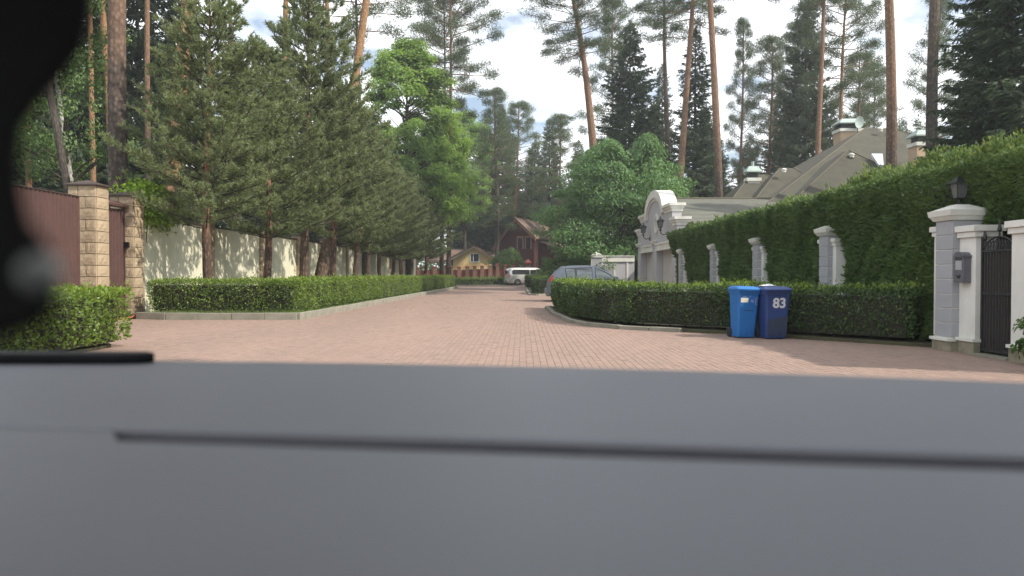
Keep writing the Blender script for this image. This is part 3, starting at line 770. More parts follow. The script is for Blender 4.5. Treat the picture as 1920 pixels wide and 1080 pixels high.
def roof_at(pxc, pyt, d, hw, hd, z0, ridge, axis):
    mb, caps = hip(PX(pxc, d) - hx0, d - BY, hw, hd, z0, zof(pyt, d), ridge, axis)
    r_ = mb.build('roof', M['shingle_house'], hs)
    cm = MB()
    for a, b in caps: cm.tube([a, b], .05, 5)
    cm.build('hip_cap', M['ridge_cap'], r_)
    return r_
roof_at(1644, 240, BY, 12.6, 11.0, 4.3, .9, 'x')
roof_at(1582, 284, 48.0, 6.4, 5.4, 4.2, .5, 'y')
roof_at(1474, 315, 50.0, 4.9, 5.0, 4.0, .45, 'x')
roof_at(1421, 327, 51.0, 4.4, 4.6, 4.0, .5, 'x')
MB().box(-14, 11, -8, 9.5, 0, 4.25).build('wall', M['chimney_tan'], hs)
def chimney(px0, px1, py_top, d, zb, small=False):
    xa, xb = PX(px0, d) - hx0, PX(px1, d) - hx0
    zt = zof(py_top, d); w2 = (xb - xa) / 2; cx = (xa + xb) / 2; cy = d - BY
    c = MB().box(xa, xb, cy - w2 * .8, cy + w2 * .8, zb, zt - 1.0).build('chimney', M['chimney_tan'] if not small else M['white_paint'], hs)
    MB().box(xa - .08, xb + .08, cy - w2 * .8 - .08, cy + w2 * .8 + .08, zt - .998, zt - .78).build('band', M['white_paint'], c)
    MB().box(xa + .1, xb - .1, cy - w2 * .8 + .1, cy + w2 * .8 - .1, zt - .778, zt - .42).build('vent', M['dark_vent'], c)
    MB().box(xa - .14, xb + .14, cy - w2 * .8 - .14, cy + w2 * .8 + .14, zt - .418, zt - .34).frustum(cx, cy, w2 + .12, w2 * .8 + .12, zt - .338, w2 * .7, w2 * .4, zt).build('hood', M['copper'], c)
    return c
chimney(1567, 1608, 224, 57, 7.0)
chimney(1709, 1748, 245, 47.5, 5.0)
sc_ = chimney(1399, 1421, 312, 50.5, 5.0, True)
cz = zof(312, 50.5); cxx = PX(1410, 50.5) - hx0
MB().lathe([(.10, cz), (.10, cz + .32)], 8, c=(cxx, 50.5 - BY, 0)).build('flue', M['copper'], sc_)
# skylight, roof vents and the dish
sa = (zof(284, 48) - 4.2) / 4.9
sk_ = MB(); xs = PX(1646, 47) - hx0
p0 = P(1634, 288, 46.6); p1 = P(1655, 288, 46.6); p2 = P(1657, 309, 45.9); p3 = P(1648, 309, 45.9)
q = [Vector((p.x - hx0, p.y - BY, p.z)) for p in (p0, p1, p2, p3)]
sk_.add([tuple(v) for v in q] + [tuple(v + Vector((0, .12, -.1))) for v in q], [(0, 1, 2, 3), (7, 6, 5, 4), (0, 4, 5, 1), (1, 5, 6, 2), (2, 6, 7, 3), (3, 7, 4, 0)])
sk = sk_.build('skylight', M['skylight'], hs)
for px, py, d in ((1597, 292, 46.9), (1470, 320, 48.8), (1651, 244, 52.8), (1674, 245, 52.8)):
    p = P(px, py, d)
    MB().lathe([(.13, 0), (.13, .12), (.17, .13), (.17, .2), (.05, .26)], 10, c=(p.x - hx0, p.y - BY, p.z - .1)).build('roof_vent', M['white_paint'], hs)
p = P(1609, 229, 56)
MB().lathe([(.02, 0), (.25, .04), (.43, .11), (.44, .12), (.25, .06), (.02, .02)], 20).build('satellite_dish', M['copper'], hs, loc=(p.x - hx0, p.y - BY, p.z), rot=(R(100), 0, R(25)))
MB().tube([(p.x - hx0, p.y - BY + .1, p.z - 1.6), (p.x - hx0, p.y - BY + .1, p.z + .2)], .035, 6).build('dish_pole', M['dark_vent'], hs)

# ------------------------------------------------------------------ far houses and the red fence
YD = 108.0
yh = empty('yellow_house', (PX(888, YD), YD, 0), label='small yellow house with brown gable roof and one white framed window', cat='house')
def yz(py): return zof(py, YD)
mpx = YD / FPX
gl, gr, ap = -48 * mpx, 38 * mpx, 0.0
ze = yz(492); zap = yz(459)
MB().prism([(gl + .7, 0), (gr - .3, 0), (gr - .3, yz(484)), (0, zap - .3), (gl + .7, yz(486))], 'y', 0, 7).build('wall', M['yellow_wall'], yh)
rl = MB()
def rk(x0, z0, x1, z1, y0, y1, t=.22):
    return [(x0, y0, z0), (x1, y0, z1), (x1, y1, z1), (x0, y1, z0), (x0, y0, z0 - t), (x1, y0, z1 - t), (x1, y1, z1 - t), (x0, y1, z0 - t)]
BF = [(0, 1, 2, 3), (7, 6, 5, 4), (0, 4, 5, 1), (1, 5, 6, 2), (2, 6, 7, 3), (3, 7, 4, 0)]
rf = MB().add(rk(gl - .5, yz(489), 0, zap, -.5, 7.5), BF).add(rk(.001, zap, gr, yz(481), -.5, 7.5), BF).build('roof', M['brown_roof'], yh)
MB().add(rk(gl - .4, yz(489) - .23, 0, zap - .24, -.42, -.2, .16), BF).add(rk(.001, zap - .24, gr - .1, yz(481) - .23, -.42, -.2, .16), BF).build('bargeboard', M['yellow_trim'], rf)
MB().add([(1.2, 7.6, yz(464)), (gr + 3, 7.6, yz(464)), (gr + 3, 2, yz(482)), (1.2, 2, yz(482)), (1.2, 7.6, yz(490)), (gr + 3, 7.6, yz(490)), (gr + 3, 2, yz(490)), (1.2, 2, yz(490))], BF).build('rear_roof', M['brown_roof'], yh)
MB().add([(gl - 3.5, 8.2, yz(463)), (-1.2, 8.2, yz(463)), (-1.2, 2, yz(487)), (gl - 3.5, 2, yz(487)), (gl - 3.5, 8.2, yz(492)), (-1.2, 8.2, yz(492)), (-1.2, 2, yz(492)), (gl - 3.5, 2, yz(492))], BF).build('rear_roof', M['brown_roof'], yh)
wx0, wx1, wz0, wz1 = -7 * mpx, 11 * mpx, yz(492), yz(475)
wi = MB().box(wx0 + .1, wx1 - .1, -.04, .02, wz0 + .1, wz1 - .1).build('window', M['glass'], yh)
MB().box(wx0, wx1, -.08, -.0, wz1 - .12, wz1).box(wx0, wx1, -.08, -.0, wz0, wz0 + .12).box(wx0, wx0 + .12, -.079, 0, wz0 + .121, wz1 - .121).box(wx1 - .12, wx1, -.079, 0, wz0 + .121, wz1 - .121).box(wx0 + .45, wx0 + .53, -.06, 0, wz0 + .121, wz1 - .121).build('window_frame', M['white_paint'], wi)

RD = 97.0
rh = empty('red_house', (PX(968, RD), RD, 0), R(-24), label='dark red two storey house with steep brown tiled gable roof behind the silver van', cat='house')
zr, zl = zof(408, RD), zof(462, RD)
hw = 2.75; L = 9.0
ang = (zr - zl) / hw * .98
MB().prism([(-hw + .35, 0), (hw - .35, 0), (hw - .35, zr - .35 - (hw - .35) * ang * .82), (0, zr - .35), (-hw + .35, zr - .35 - (hw - .35) * ang * .82)], 'y', 0, L).build('wall', M['oxblood'], rh)
rr = MB().add(rk(-hw - .35, zl - .1, 0, zr, -.55, L, .2), BF).add(rk(.001, zr, hw + .1, zof(446, RD), -.55, L, .2), BF).build('roof', M['brown_roof'], rh)
MB().add(rk(-hw - .3, zl - .31, 0, zr - .22, -.5, -.3, .2), BF).add(rk(.001, zr - .22, hw + .05, zof(446, RD) - .22, -.5, -.3, .2), BF).build('bargeboard', M['pink_trim'], rr)
for x in (.25, 1.35):
    wi = MB().box(x, x + .62, -.04, .02, zof(466, RD), zof(446, RD)).build('window', M['glass'], rh)
    MB().box(x - .14, x + .76, -.09, -.045, zof(446, RD), zof(443, RD)).box(x - .14, x, -.085, 0, zof(467, RD), zof(446.2, RD)).box(x + .62, x + .76, -.085, 0, zof(467, RD), zof(446.2, RD)).build('window_frame', M['pink_trim'], wi)
MB().box(hw - .3, hw + 1.9, 1.5, L, 0, zof(462, RD)).build('side_wing', M['oxblood'], rh)
MB().add(rk(hw - .5, zof(450, RD), hw + 2.4, zof(464, RD), 1.1, L + .3, .15), BF).build('wing_roof', M['brown_roof'], rh)
MB().tube([(hw - .1, -.2, zof(449, RD)), (hw + .1, .1, zof(456, RD)), (hw + .1, .1, 0)], .06, 6).build('downpipe', M['brown_trim'], rh)

FD = 88.0
rfence = empty('red_fence', (PX(895, FD), FD, 0), label='red panel fence with brick posts and red caps in front of the yellow house', cat='fence')
fx = [PX(p, FD) - rfence.location.x for p in (751, 767, 783, 799, 815, 831, 846, 861, 876, 890, 904, 919, 933, 948, 962)]
hts = [501, 501, 501, 500, 500, 500, 500, 500, 499, 498.5, 498, 496.5, 495, 497, 498]
for i, (x, py) in enumerate(zip(fx, hts)):
    z = zof(py, FD)
    b = MB().box(x - .2, x + .2, -.2, .2, 0, z - .1).build('post', M['brick_post'], rfence)
    MB().box(x - .25, x + .25, -.25, .25, z - .098, z - .03).frustum(x, 0, .25, .25, z - .028, .08, .08, z + .04).build('post_cap', M['red_cap'] if i not in (11,) else M['pink_trim'], b)
    if i < len(fx) - 1:
        MB().box(x + .201, fx[i + 1] - .201, -.05, .05, .1, z - .38).build('panel', M['red_fence'], rfence)
rp2 = empty('red_capped_pillar', (PX(990, 90), 90, 0), label='brick pillar with bright red pyramid cap above the silver van roof', cat='pillar')
z = zof(486, 90)
MB().box(-.3, .3, -.3, .3, 0, z - .5).build('shaft', M['brick_post'], rp2)
MB().frustum(0, 0, .45, .45, z - .498, .42, .42, z - .4).frustum(0, 0, .42, .42, z - .398, .05, .05, z).build('cap', M['red_cap'], rp2)
pf = empty('picket_fence', (2.42, 78.2, 0), label='pale picket fence between the silver van and the small dark hedge', cat='fence')
for k in range(16):
    MB().box(k * .19, k * .19 + .12, 0, .03, .1, 1.75).build('picket', M['picket'], pf)
MB().box(-.05, 3.1, .032, .08, .5, .6).box(-.05, 3.1, .032, .08, 1.35, 1.45).build('rail', M['picket'], pf)
# ------------------------------------------------------------------ vehicles
def interp(tab, x):
    xs_, ys_ = [t[0] for t in tab], [t[1] for t in tab]
    return float(np.interp(x, xs_, ys_))
class CarShape:
    def __init__(s, top, belt, half, zb=0.24, tumble=0.28, length=4.3):
        s.top, s.belt, s.half, s.zb, s.tumble = top, belt, half, zb, tumble
        s.x0, s.x1 = top[0][0], top[-1][0]
    def ring(s, x):
        zt = interp(s.top, x); w_ = interp(s.half, x)
        zk = min(interp(s.belt, x), zt - .05)
        wr = w_ - .03 - max(0, zt - .07 - zk) * s.tumble
        zb = s.zb
        return [(0.0, zb), (w_ * .9, zb), (w_ * .985, zb + .12), (w_, zb + (zk - zb) * .5), (w_ - .012, zk - .06), (w_ - .03, zk), (wr + .0, max(zt - .09, zk + .004)), (wr - .06, zt - .025), (wr * .6, zt), (0.0, zt + .012)]
    def side(s, x, z):
        r_ = s.ring(x)
        pts = sorted((p[1], p[0]) for p in r_[2:8])
        return float(np.interp(z, [p[0] for p in pts], [p[1] for p in pts]))
    def body(s, n=44):
        mb = MB(); xs_ = np.linspace(s.x0, s.x1, n); k = None; vs_ = []
        for x in xs_:
            r_ = s.ring(x); loop = r_ + [(-p[0], p[1]) for p in r_[-2:0:-1]]
            k = len(loop); vs_ += [(x, a, b) for a, b in loop]
        fs_ = [(i * k + j, i * k + (j + 1) % k, (i + 1) * k + (j + 1) % k, (i + 1) * k + j) for i in range(n - 1) for j in range(k)]
        fs_ += [tuple(range(k))[::-1], tuple((n - 1) * k + j for j in range(k))]
        return mb.add(vs_, fs_)
    def patch(s, outline, side, off=.008, nsub=6):
        """thin panel that follows the body's side; outline in (x,z), convex, split into a small grid fan"""
        pts = []
        for (a, b) in zip(outline, outline[1:] + outline[:1]):
            for t in range(nsub): pts.append((a[0] + (b[0] - a[0]) * t / nsub, a[1] + (b[1] - a[1]) * t / nsub))
        cx = sum(p[0] for p in pts) / len(pts); cz = sum(p[1] for p in pts) / len(pts)
        mid = [((p[0] + cx) / 2, (p[1] + cz) / 2) for p in pts]
        al = pts + mid + [(cx, cz)]
        n = len(pts)
        vs_ = [(x, side * (s.side(x, z) + off), z) for x, z in al]
        fs_ = [(i, (i + 1) % n, n + (i + 1) % n, n + i) for i in range(n)] + [(n + i, n + (i + 1) % n, 2 * n) for i in range(n)]
        return MB().add(vs_, fs_)
def wheel(root, x, y, r, side):
    wl = empty('wheel', (x, y, r)); wl.parent = root
    MB().lathe([(r * .62, -.1), (r * .9, -.105), (r, -.07), (r, .07), (r * .9, .105), (r * .62, .1)], 28, ax='y').build('tyre', M['tyre'], wl, smooth=False)
    rm = MB().lathe([(r * .62, side * .06), (r * .60, side * .095), (r * .55, side * .07), (.05, side * .06), (.045, side * .085), (.01, side * .085)], 24, ax='y')
    for k in range(5):
        a = 2 * math.pi * k / 5
        rm.tube([(0.04 * math.cos(a), side * .085, .04 * math.sin(a)), (r * .58 * math.cos(a), side * .09, r * .58 * math.sin(a))], .025, 5)
    rm.build('rim', M['alloy'], wl)
def car(name, label, cat, loc, rz, S, m, gm, windows, wheels_x, r, tail, pillar_m=None, extra=None):
    root = empty(name, loc, rz, label=label, cat=cat)
    b = S.body().build('body', m, root)
    b.data.shade_smooth()
    em_ = b.modifiers.new('edges', 'EDGE_SPLIT'); em_.split_angle = R(38)
    for side in (-1, 1):
        for k, out in enumerate(windows):
            wn = S.patch([(a, z) for a, z in out], side, .006).build('window', gm, root)
            g = [(out[i], out[(i + 1) % len(out)]) for i in range(len(out))]
            fm = MB().tube([(x, side * (S.side(x, z) + .008), z) for x, z in out + out[:1]], .02, 5)
            fm.build('window_seal', M['car_black'], wn)
        for x in wheels_x:
            arch = [(x + (r + .05) * math.cos(a), r + (r + .05) * math.sin(a)) for a in np.linspace(-.25, math.pi + .25, 15)]
            S.patch(arch, side, .003, 2).build('wheel_arch', M['car_black'], root)
            wheel(root, x, side * (S.side(x, r) - .07), r, side)
        if tail:
            S.patch(tail, side, .012).build('tail_light', M['tail_red'], root)
    return root
# grey hatchback with a high roof, front to the right
S1 = CarShape(top=[(-2.12, .62), (-2.1, .95), (-1.98, 1.10), (-1.72, 1.40), (-1.45, 1.60), (-.9, 1.655), (-.2, 1.665), (.25, 1.60), (.7, 1.40), (1.15, 1.10), (1.35, 1.02), (1.8, .93), (2.08, .80), (2.15, .60)],
              belt=[(-2.2, .98), (2.2, .94)], half=[(-2.15, .70), (-1.9, .84), (-1.2, .90), (1.2, .90), (1.8, .82), (2.15, .62)])
gcar = car('parked_car', 'grey blue hatchback with red tail light parked behind the right clipped hedge', 'car', (3.72, 36.0, 0), R(-1), S1, M['car_grey'], M['car_glass'],
    [[(-1.18, 1.02), (-.80, 1.02), (-.80, 1.53), (-1.26, 1.51)], [(-.75, 1.02), (.0, 1.02), (-.04, 1.56), (-.75, 1.535)], [(.14, 1.02), (1.02, 1.03), (.80, 1.21), (.52, 1.38), (.10, 1.555)]],
    (-1.3, 1.32), .32, [(-2.03, .93), (-1.86, .90), (-1.82, 1.06), (-1.78, 1.20), (-1.88, 1.19), (-1.97, 1.04)])
# rear window, bumper, door lines, handles
MB().add([(-2.01, -.58, 1.10), (-2.01, .58, 1.10), (-1.53, .50, 1.585), (-1.53, -.50, 1.585)], [(0, 1, 2, 3)]).build('rear_window', M['van_glass'], gcar)
MB().box(-2.2, -2.02, -.72, .72, .34, .62).build('bumper', M['car_grey'], gcar, bevel=.05)
MB().add([(1.10, -.62, 1.125), (1.10, .62, 1.125), (.40, .50, 1.575), (.40, -.50, 1.575)], [(0, 1, 2, 3)]).build('windscreen', M['car_glass'], gcar)
for s in (-1, 1):
    MB().tube([(.05, s * (S1.side(.05, z) + .004), z) for z in (.4, .7, .95)], .006, 4).build('door_seam', M['car_black'], gcar)
    MB().box(-.35, -.18, s * .905 - .015, s * .905 + .015, .86, .89).build('door_handle', M['car_grey'], gcar, bevel=.006)
    MB().box(.95, 1.12, s * .98 - .09, s * .98 + .09, 1.02, 1.15).build('mirror', M['car_grey'], gcar, bevel=.03)
# silver van
S2 = CarShape(top=[(-2.55, .70), (-2.53, 1.20), (-2.42, 1.70), (-2.28, 1.90), (-1.5, 1.93), (.6, 1.93), (1.15, 1.82), (1.75, 1.32), (1.95, 1.20), (2.35, 1.08), (2.55, .85), (2.58, .6)],
              belt=[(-2.6, 1.14), (2.6, 1.06)], half=[(-2.55, .86), (-2.3, .93), (1.8, .94), (2.3, .85), (2.58, .68)], tumble=.16)
van = car('silver_van', 'silver minivan with dark windows parked at the road bend near the red house', 'van', (1.85, 83.5, 0), R(16), S2, M['car_silver'], M['van_glass'],
    [[(-2.12, 1.24), (-1.95, 1.20), (-.2, 1.20), (-.2, 1.68), (-2.02, 1.68), (-2.14, 1.55)], [(-.12, 1.20), (.75, 1.20), (.75, 1.68), (-.12, 1.68)], [(.85, 1.20), (1.62, 1.20), (1.05, 1.66), (.85, 1.68)]],
    (-1.55, 1.55), .34, [(-2.50, .88), (-2.38, .84), (-2.34, 1.16), (-2.42, 1.20), (-2.49, 1.1)])
MB().add([(-2.545, -.68, 1.2), (-2.545, .68, 1.2), (-2.44, .62, 1.72), (-2.44, -.62, 1.72)], [(0, 1, 2, 3)]).build('rear_window', M['van_glass'], van)
MB().box(-2.64, -2.46, -.86, .86, .32, .62).build('bumper', M['car_silver'], van, bevel=.05)

# ------------------------------------------------------------------ wheelie bins
def text_mesh(txt, size, m, ex=.002, offset=0.0):
    cu = bpy.data.curves.new('number', 'FONT'); cu.body = txt; cu.size = size; cu.extrude = ex; cu.offset = offset
    cu.align_x = 'CENTER'; cu.align_y = 'CENTER'
    t = bpy.data.objects.new('number', cu); COL.objects.link(t)
    dg = bpy.context.evaluated_depsgraph_get()
    me = bpy.data.meshes.new_from_object(t.evaluated_get(dg))
    bpy.data.objects.remove(t)
    me.materials.clear(); me.materials.append(m)
    return me
def loft_box(rows, n=6):
    """rows of (z, half width, y front, y back, corner radius)"""
    mb = MB(); vs_ = []; k = None
    for z, w_, yf, yb, rc in rows:
        loop = []
        for cx, cy, a0 in ((w_ - rc, yb - rc, 0), (-w_ + rc, yb - rc, 90), (-w_ + rc, yf + rc, 180), (w_ - rc, yf + rc, 270)):
            for t in range(n): 
                a = R(a0 + 90 * t / (n - 1)); loop.append((cx + rc * math.cos(a), cy + rc * math.sin(a), z))
        k = len(loop); vs_ += loop
    fs_ = [(i * k + j, i * k + (j + 1) % k, (i + 1) * k + (j + 1) % k, (i + 1) * k + j) for i in range(len(rows) - 1) for j in range(k)]
    fs_ += [tuple(range(k))[::-1], tuple((len(rows) - 1) * k + j for j in range(k))]
    return mb.add(vs_, fs_)
def bin_(label, loc, rz, m, w_, h, lean=0.0):
    root = empty('wheelie_bin', loc, rz, label=label, cat='bin', group='blue wheelie bins by the hedge')
    root.rotation_euler = (0, lean, rz)
    s = w_ / .29
    loft_box([(.02, w_ * .74, -.23 * s, .22 * s, .05), (.05, w_ * .77, -.245 * s, .235 * s, .05), (h * .55, w_ * .86, -.29 * s, .26 * s, .045), (h * .85, w_ * .92, -.325 * s, .28 * s, .04)]).build('body', m, root)
    loft_box([(h * .851, w_ * .95, -.34 * s, .30 * s, .04), (h * .875, w_ * .97, -.35 * s, .31 * s, .04), (h * .90, w_ * .98, -.36 * s, .32 * s, .04), (h * .915, w_ * .98, -.36 * s, .32 * s, .04)]).build('rim', m, root)
    ld = loft_box([(h * .916, w_ * 1.03, -.41 * s, .33 * s, .05), (h * .945, w_ * 1.04, -.42 * s, .335 * s, .05), (h * .96, w_ * .99, -.38 * s, .33 * s, .05), (h * .985, w_ * .9, -.28 * s, .30 * s, .06), (h, w_ * .78, -.12 * s, .24 * s, .08)]).build('lid', m, root, smooth=False)
    MB().tube([(-w_ * .7, .36 * s, h * .93), (w_ * .7, .36 * s, h * .93)], .018, 8).build('handle', m, root)
    for sx in (-1, 1):
        MB().lathe([(.03, -.03), (.095, -.03), (.1, -.02), (.1, .02), (.095, .03), (.03, .03)], 18, c=(sx * w_ * .82, .24 * s, .1), ax='x').build('wheel', M['tyre'], root)
    for k in (-1, 0, 1):
        MB().box(k * w_ * .45 - .008, k * w_ * .45 + .008, -.25 * s - .02, -.25 * s + .02, .07, .2).build('rib', m, root)
    return root, s
def on_front(s, h, z, out=.004):
    """y of the bin's front face at height z"""
    return np.interp(z, [.05, h * .55, h * .85], [-.245 * s, -.29 * s, -.325 * s]) - out
H1 = 1.03
b1, s1 = bin_('bright blue wheelie bin with pale sticker, leaning slightly, left of the two', (4.62, 15.38, 0), R(6), M['bin_blue'], .235, H1, R(1.5))
z = .74
tilt = math.atan2(.035 * s1, H1 * .3)
MB().box(-.075, .075, -.002, .002, -.045, .045).build('sticker', M['sticker'], b1, loc=(-.085, on_front(s1, H1, .755), .755), rot=(tilt, 0, 0))
scr = MB()
for seg in ([(.06, .77), (.045, .73), (.10, .735)], [(.085, .78), (.09, .70)], [(.19, .80), (.145, .80), (.145, .68), (.19, .68)], [(.16, .745), (.18, .745)], [(.01, .835), (.04, .838)], [(-.12, .825), (-.05, .828)]):
    scr.tube([(x, on_front(s1, H1, zz_, .003), zz_) for x, zz_ in seg], .0055, 5)
scr.build('scribble', M['scribble'], b1)
MB().box(-.1, .1, -.002, .002, -.006, .006).build('scuff', M['bin_patch'], b1, loc=(.01, on_front(s1, H1, .55), .55), rot=(tilt, 0, R(0)))
H2 = 1.03
b2, s2 = bin_('dark blue wheelie bin with white number 83, right of the two', (5.14, 15.17, 0), R(4), M['bin_navy'], .265, H2)
tm = text_mesh('83', .265, M['paint_white'], .002, .008)
link_mesh('number', tm, parent=b2, loc=(.03, on_front(s2, H2, .70, .004), .70), rot=(R(90) + math.atan2(.035 * s2, H2 * .3), 0, 0))
# faded lower front, a slanting scuffed band
lo = [(-.19, .07), (.19, .07), (.215, .47), (.10, .43), (-.10, .40), (-.19, .36)]
MB().add([(x, on_front(s2, H2, zz_, .0025), zz_) for x, zz_ in lo], [tuple(range(6))]).build('scuffed_patch', M['bin_patch'], b2)
pk = empty('plastic_bag', (5.05, 15.17, H2 + .0), label='crumpled white plastic bag lying on the dark blue bin lid', cat='bag')
g = []; nn = 10
for j in range(nn):
    for i in range(nn):
        u_, v_ = i / (nn - 1) * 2 - 1, j / (nn - 1) * 2 - 1
        g.append((u_ * .15, v_ * .10, .008 + .025 * (1 - u_ * u_) * (1 - v_ * v_) * (1 + .6 * math.sin(7 * u_ + 5 * v_)) + random.uniform(0, .006)))
MB().add(g + [(p[0], p[1], .002) for p in g], [(j * nn + i, j * nn + i + 1, (j + 1) * nn + i + 1, (j + 1) * nn + i) for j in range(nn - 1) for i in range(nn - 1)]).build('film', M['paint_white'], pk)

# ------------------------------------------------------------------ hedges and other clipped plants
def join(parts):
    Vs, Fs, n = [], [], 0
    for V_, F_ in parts:
        Vs.append(V_); Fs.append(F_ + n); n += len(V_)
    return np.concatenate(Vs), np.concatenate(Fs)
def hedge(name, label, cat, path, th, h, z0, dens, leaf, m, m_new, base=(0, 0, 0), new_frac=.0, group=None, gap=0.0, lump=.075):
    root = empty(name, (path[0][0], path[0][1], 0), label=label, cat=cat, group=group)
    ox, oy = path[0][0], path[0][1]
    pts, nrm = [], []
    core = MB()
    for si, ((xa, ya), (xb, yb)) in enumerate(zip(path[:-1], path[1:])):
        L_ = math.hypot(xb - xa, yb - ya); t = np.array([(xb - xa) / L_, (yb - ya) / L_]); q = np.array([t[1], -t[0]])
        dn = dens(min(ya, yb)) if callable(dens) else dens
        for face, area in (('r', L_ * h), ('l', L_ * h), ('t', L_ * th), ('e0', th * h if si == 0 else 0), ('e1', th * h if si == len(path) - 2 else 0)):
            n = int(area * dn)
            if n == 0: continue
            u_ = RNG.uniform(-.0 if si == 0 else -th / 2 / L_ * .97, 1 if si == len(path) - 2 else 1 + th / 2 / L_ * .97, n); v_ = RNG.uniform(0, 1, n)
            s_ = np.full(n, 0.); zc = np.zeros(n); nv = np.zeros((n, 3))
            if face in 'rl':
                sg = 1 if face == 'r' else -1
                s_ = np.full(n, sg * th / 2); zc = z0 + gap + v_ * (h - gap); nv[:, :2] = q * sg
            elif face == 't':
                s_ = (v_ - .5) * th; zc = np.full(n, z0 + h); nv[:, 2] = 1
            else:
                u_ = np.full(n, 0. if face == 'e0' else 1.); s_ = (RNG.uniform(0, 1, n) - .5) * th; zc = z0 + gap + v_ * (h - gap); nv[:, :2] = t * (-1 if face == 'e0' else 1)
            x = xa + (xb - xa) * u_ + q[0] * s_; y = ya + (yb - ya) * u_ + q[1] * s_
            p = np.stack([x, y, zc], 1)
            off = wob(x, y, zc, 2.2, si * 0.0) * lump - np.abs(RNG.normal(0, .055, n)) + RNG.normal(0, .015, n)
            low = np.clip((zc - z0) / .35, 0, 1)
            p = p + nv * (off - (1 - low) * .06 * (np.abs(nv[:, 2]) < .5))[:, None]
            pts.append(p); nrm.append(nv)
        e = .13
        c = [(np.array([xa, ya]) + q * s * (th / 2 - e) + t * (e if si == 0 else -th * .2)) for s in (1, -1)] + [(np.array([xb, yb]) + q * s * (th / 2 - e) - t * (e if si == len(path) - 2 else -th * .2)) for s in (-1, 1)]
        zt = z0 + h - e - si * .004
        vs_ = [(a[0] - ox, a[1] - oy, z0 - .02 + gap) for a in c] + [(a[0] - ox, a[1] - oy, zt) for a in c]
        core.add(vs_, [(3, 2, 1, 0), (4, 5, 6, 7), (0, 1, 5, 4), (1, 2, 6, 5), (2, 3, 7, 6), (3, 0, 4, 7)])
        if gap:
            for k in range(int(L_ / .35)):
                f_ = (k + .5) / int(L_ / .35)
                core.tube([(xa + (xb - xa) * f_ - ox, ya + (yb - ya) * f_ - oy, z0 - .05), (xa + (xb - xa) * f_ - ox + random.uniform(-.1, .1), ya + (yb - ya) * f_ - oy + random.uniform(-.1, .1), z0 + gap + .05)], .014, 5)
    core.build('twigs', M['twig'], root)
    p = np.concatenate(pts); nv = np.concatenate(nrm); n = len(p)
    d = unit(nv * .55 + rdir(n) * .9 + np.array([0, 0, .35])); fn = unit(nv * .8 + rdir(n) * .8)
    sz = leaf * RNG.uniform(.65, 1.25, n)
    p = p - np.array([ox, oy, 0])
    up_ = (nv[:, 2] > .5) & (RNG.random(n) < .10); p[up_, 2] += RNG.random(up_.sum()) ** 2 * .14
    isnew = (nv[:, 2] > .5) & (RNG.random(n) < new_frac) | (RNG.random(n) < new_frac * .06)
    V_, F_ = leaf_cards(p[~isnew], d[~isnew], fn[~isnew], sz[~isnew], sz[~isnew] * .62, .08)
    link_mesh('foliage', np_mesh('foliage', V_, F_, m), parent=root)
    if isnew.any():
        dd = unit(d[isnew] + np.array([0, 0, .7]))
        V_, F_ = leaf_cards(p[isnew] + nv[isnew] * .02, dd, fn[isnew], sz[isnew] * 1.15, sz[isnew] * .6, .08)
        link_mesh('new_shoots', np_mesh('new_shoots', V_, F_, m_new), parent=root)
    return root
hedge('clipped_hedge', 'sunny low clipped hedge on the left along the road, turning toward the stone pillar', 'hedge',
      [(-10.35, 22.28), (-6.61, 22.25), (KX(34) - .72, 34), (KX(46) - .72, 46), (KX(58) - .72, 58), (KX(66) - .72, 67.5)], .98, .93, .14,
      lambda y: 820 if y < 26 else (520 if y < 36 else 300), .062, M['hedge_leaf'], M['hedge_new'], new_frac=.4, gap=.10)
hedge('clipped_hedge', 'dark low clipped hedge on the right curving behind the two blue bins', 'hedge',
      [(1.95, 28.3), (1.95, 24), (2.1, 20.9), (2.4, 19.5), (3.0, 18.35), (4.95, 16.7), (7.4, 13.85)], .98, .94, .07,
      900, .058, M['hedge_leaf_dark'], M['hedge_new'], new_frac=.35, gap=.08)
hedge('clipped_hedge', 'bright clipped hedge in the left foreground below the stone pillar, partly hidden by black mount', 'hedge',
      [(-7.32, 2.5), (-7.32, 13.1), (-10.3, 13.25)], 1.1, .92, .06, 850, .064, M['hedge_leaf'], M['hedge_new'], new_frac=.4, gap=.06)
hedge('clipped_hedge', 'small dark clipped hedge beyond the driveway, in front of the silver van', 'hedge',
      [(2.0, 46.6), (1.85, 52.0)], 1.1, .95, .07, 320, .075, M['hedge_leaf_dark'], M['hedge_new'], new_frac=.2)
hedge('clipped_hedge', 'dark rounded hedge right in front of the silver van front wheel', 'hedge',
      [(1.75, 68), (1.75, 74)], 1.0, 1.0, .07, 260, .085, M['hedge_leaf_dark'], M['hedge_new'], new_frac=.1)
hedge('low_hedge', 'low green shrub hedge at the foot of the red fence at road end', 'hedge',
      [(-7.5, 83.6), (0.0, 84.3)], 1.2, .78, .0, 260, .10, M['bush_leaf'], M['hedge_new'], new_frac=.15, lump=.22)

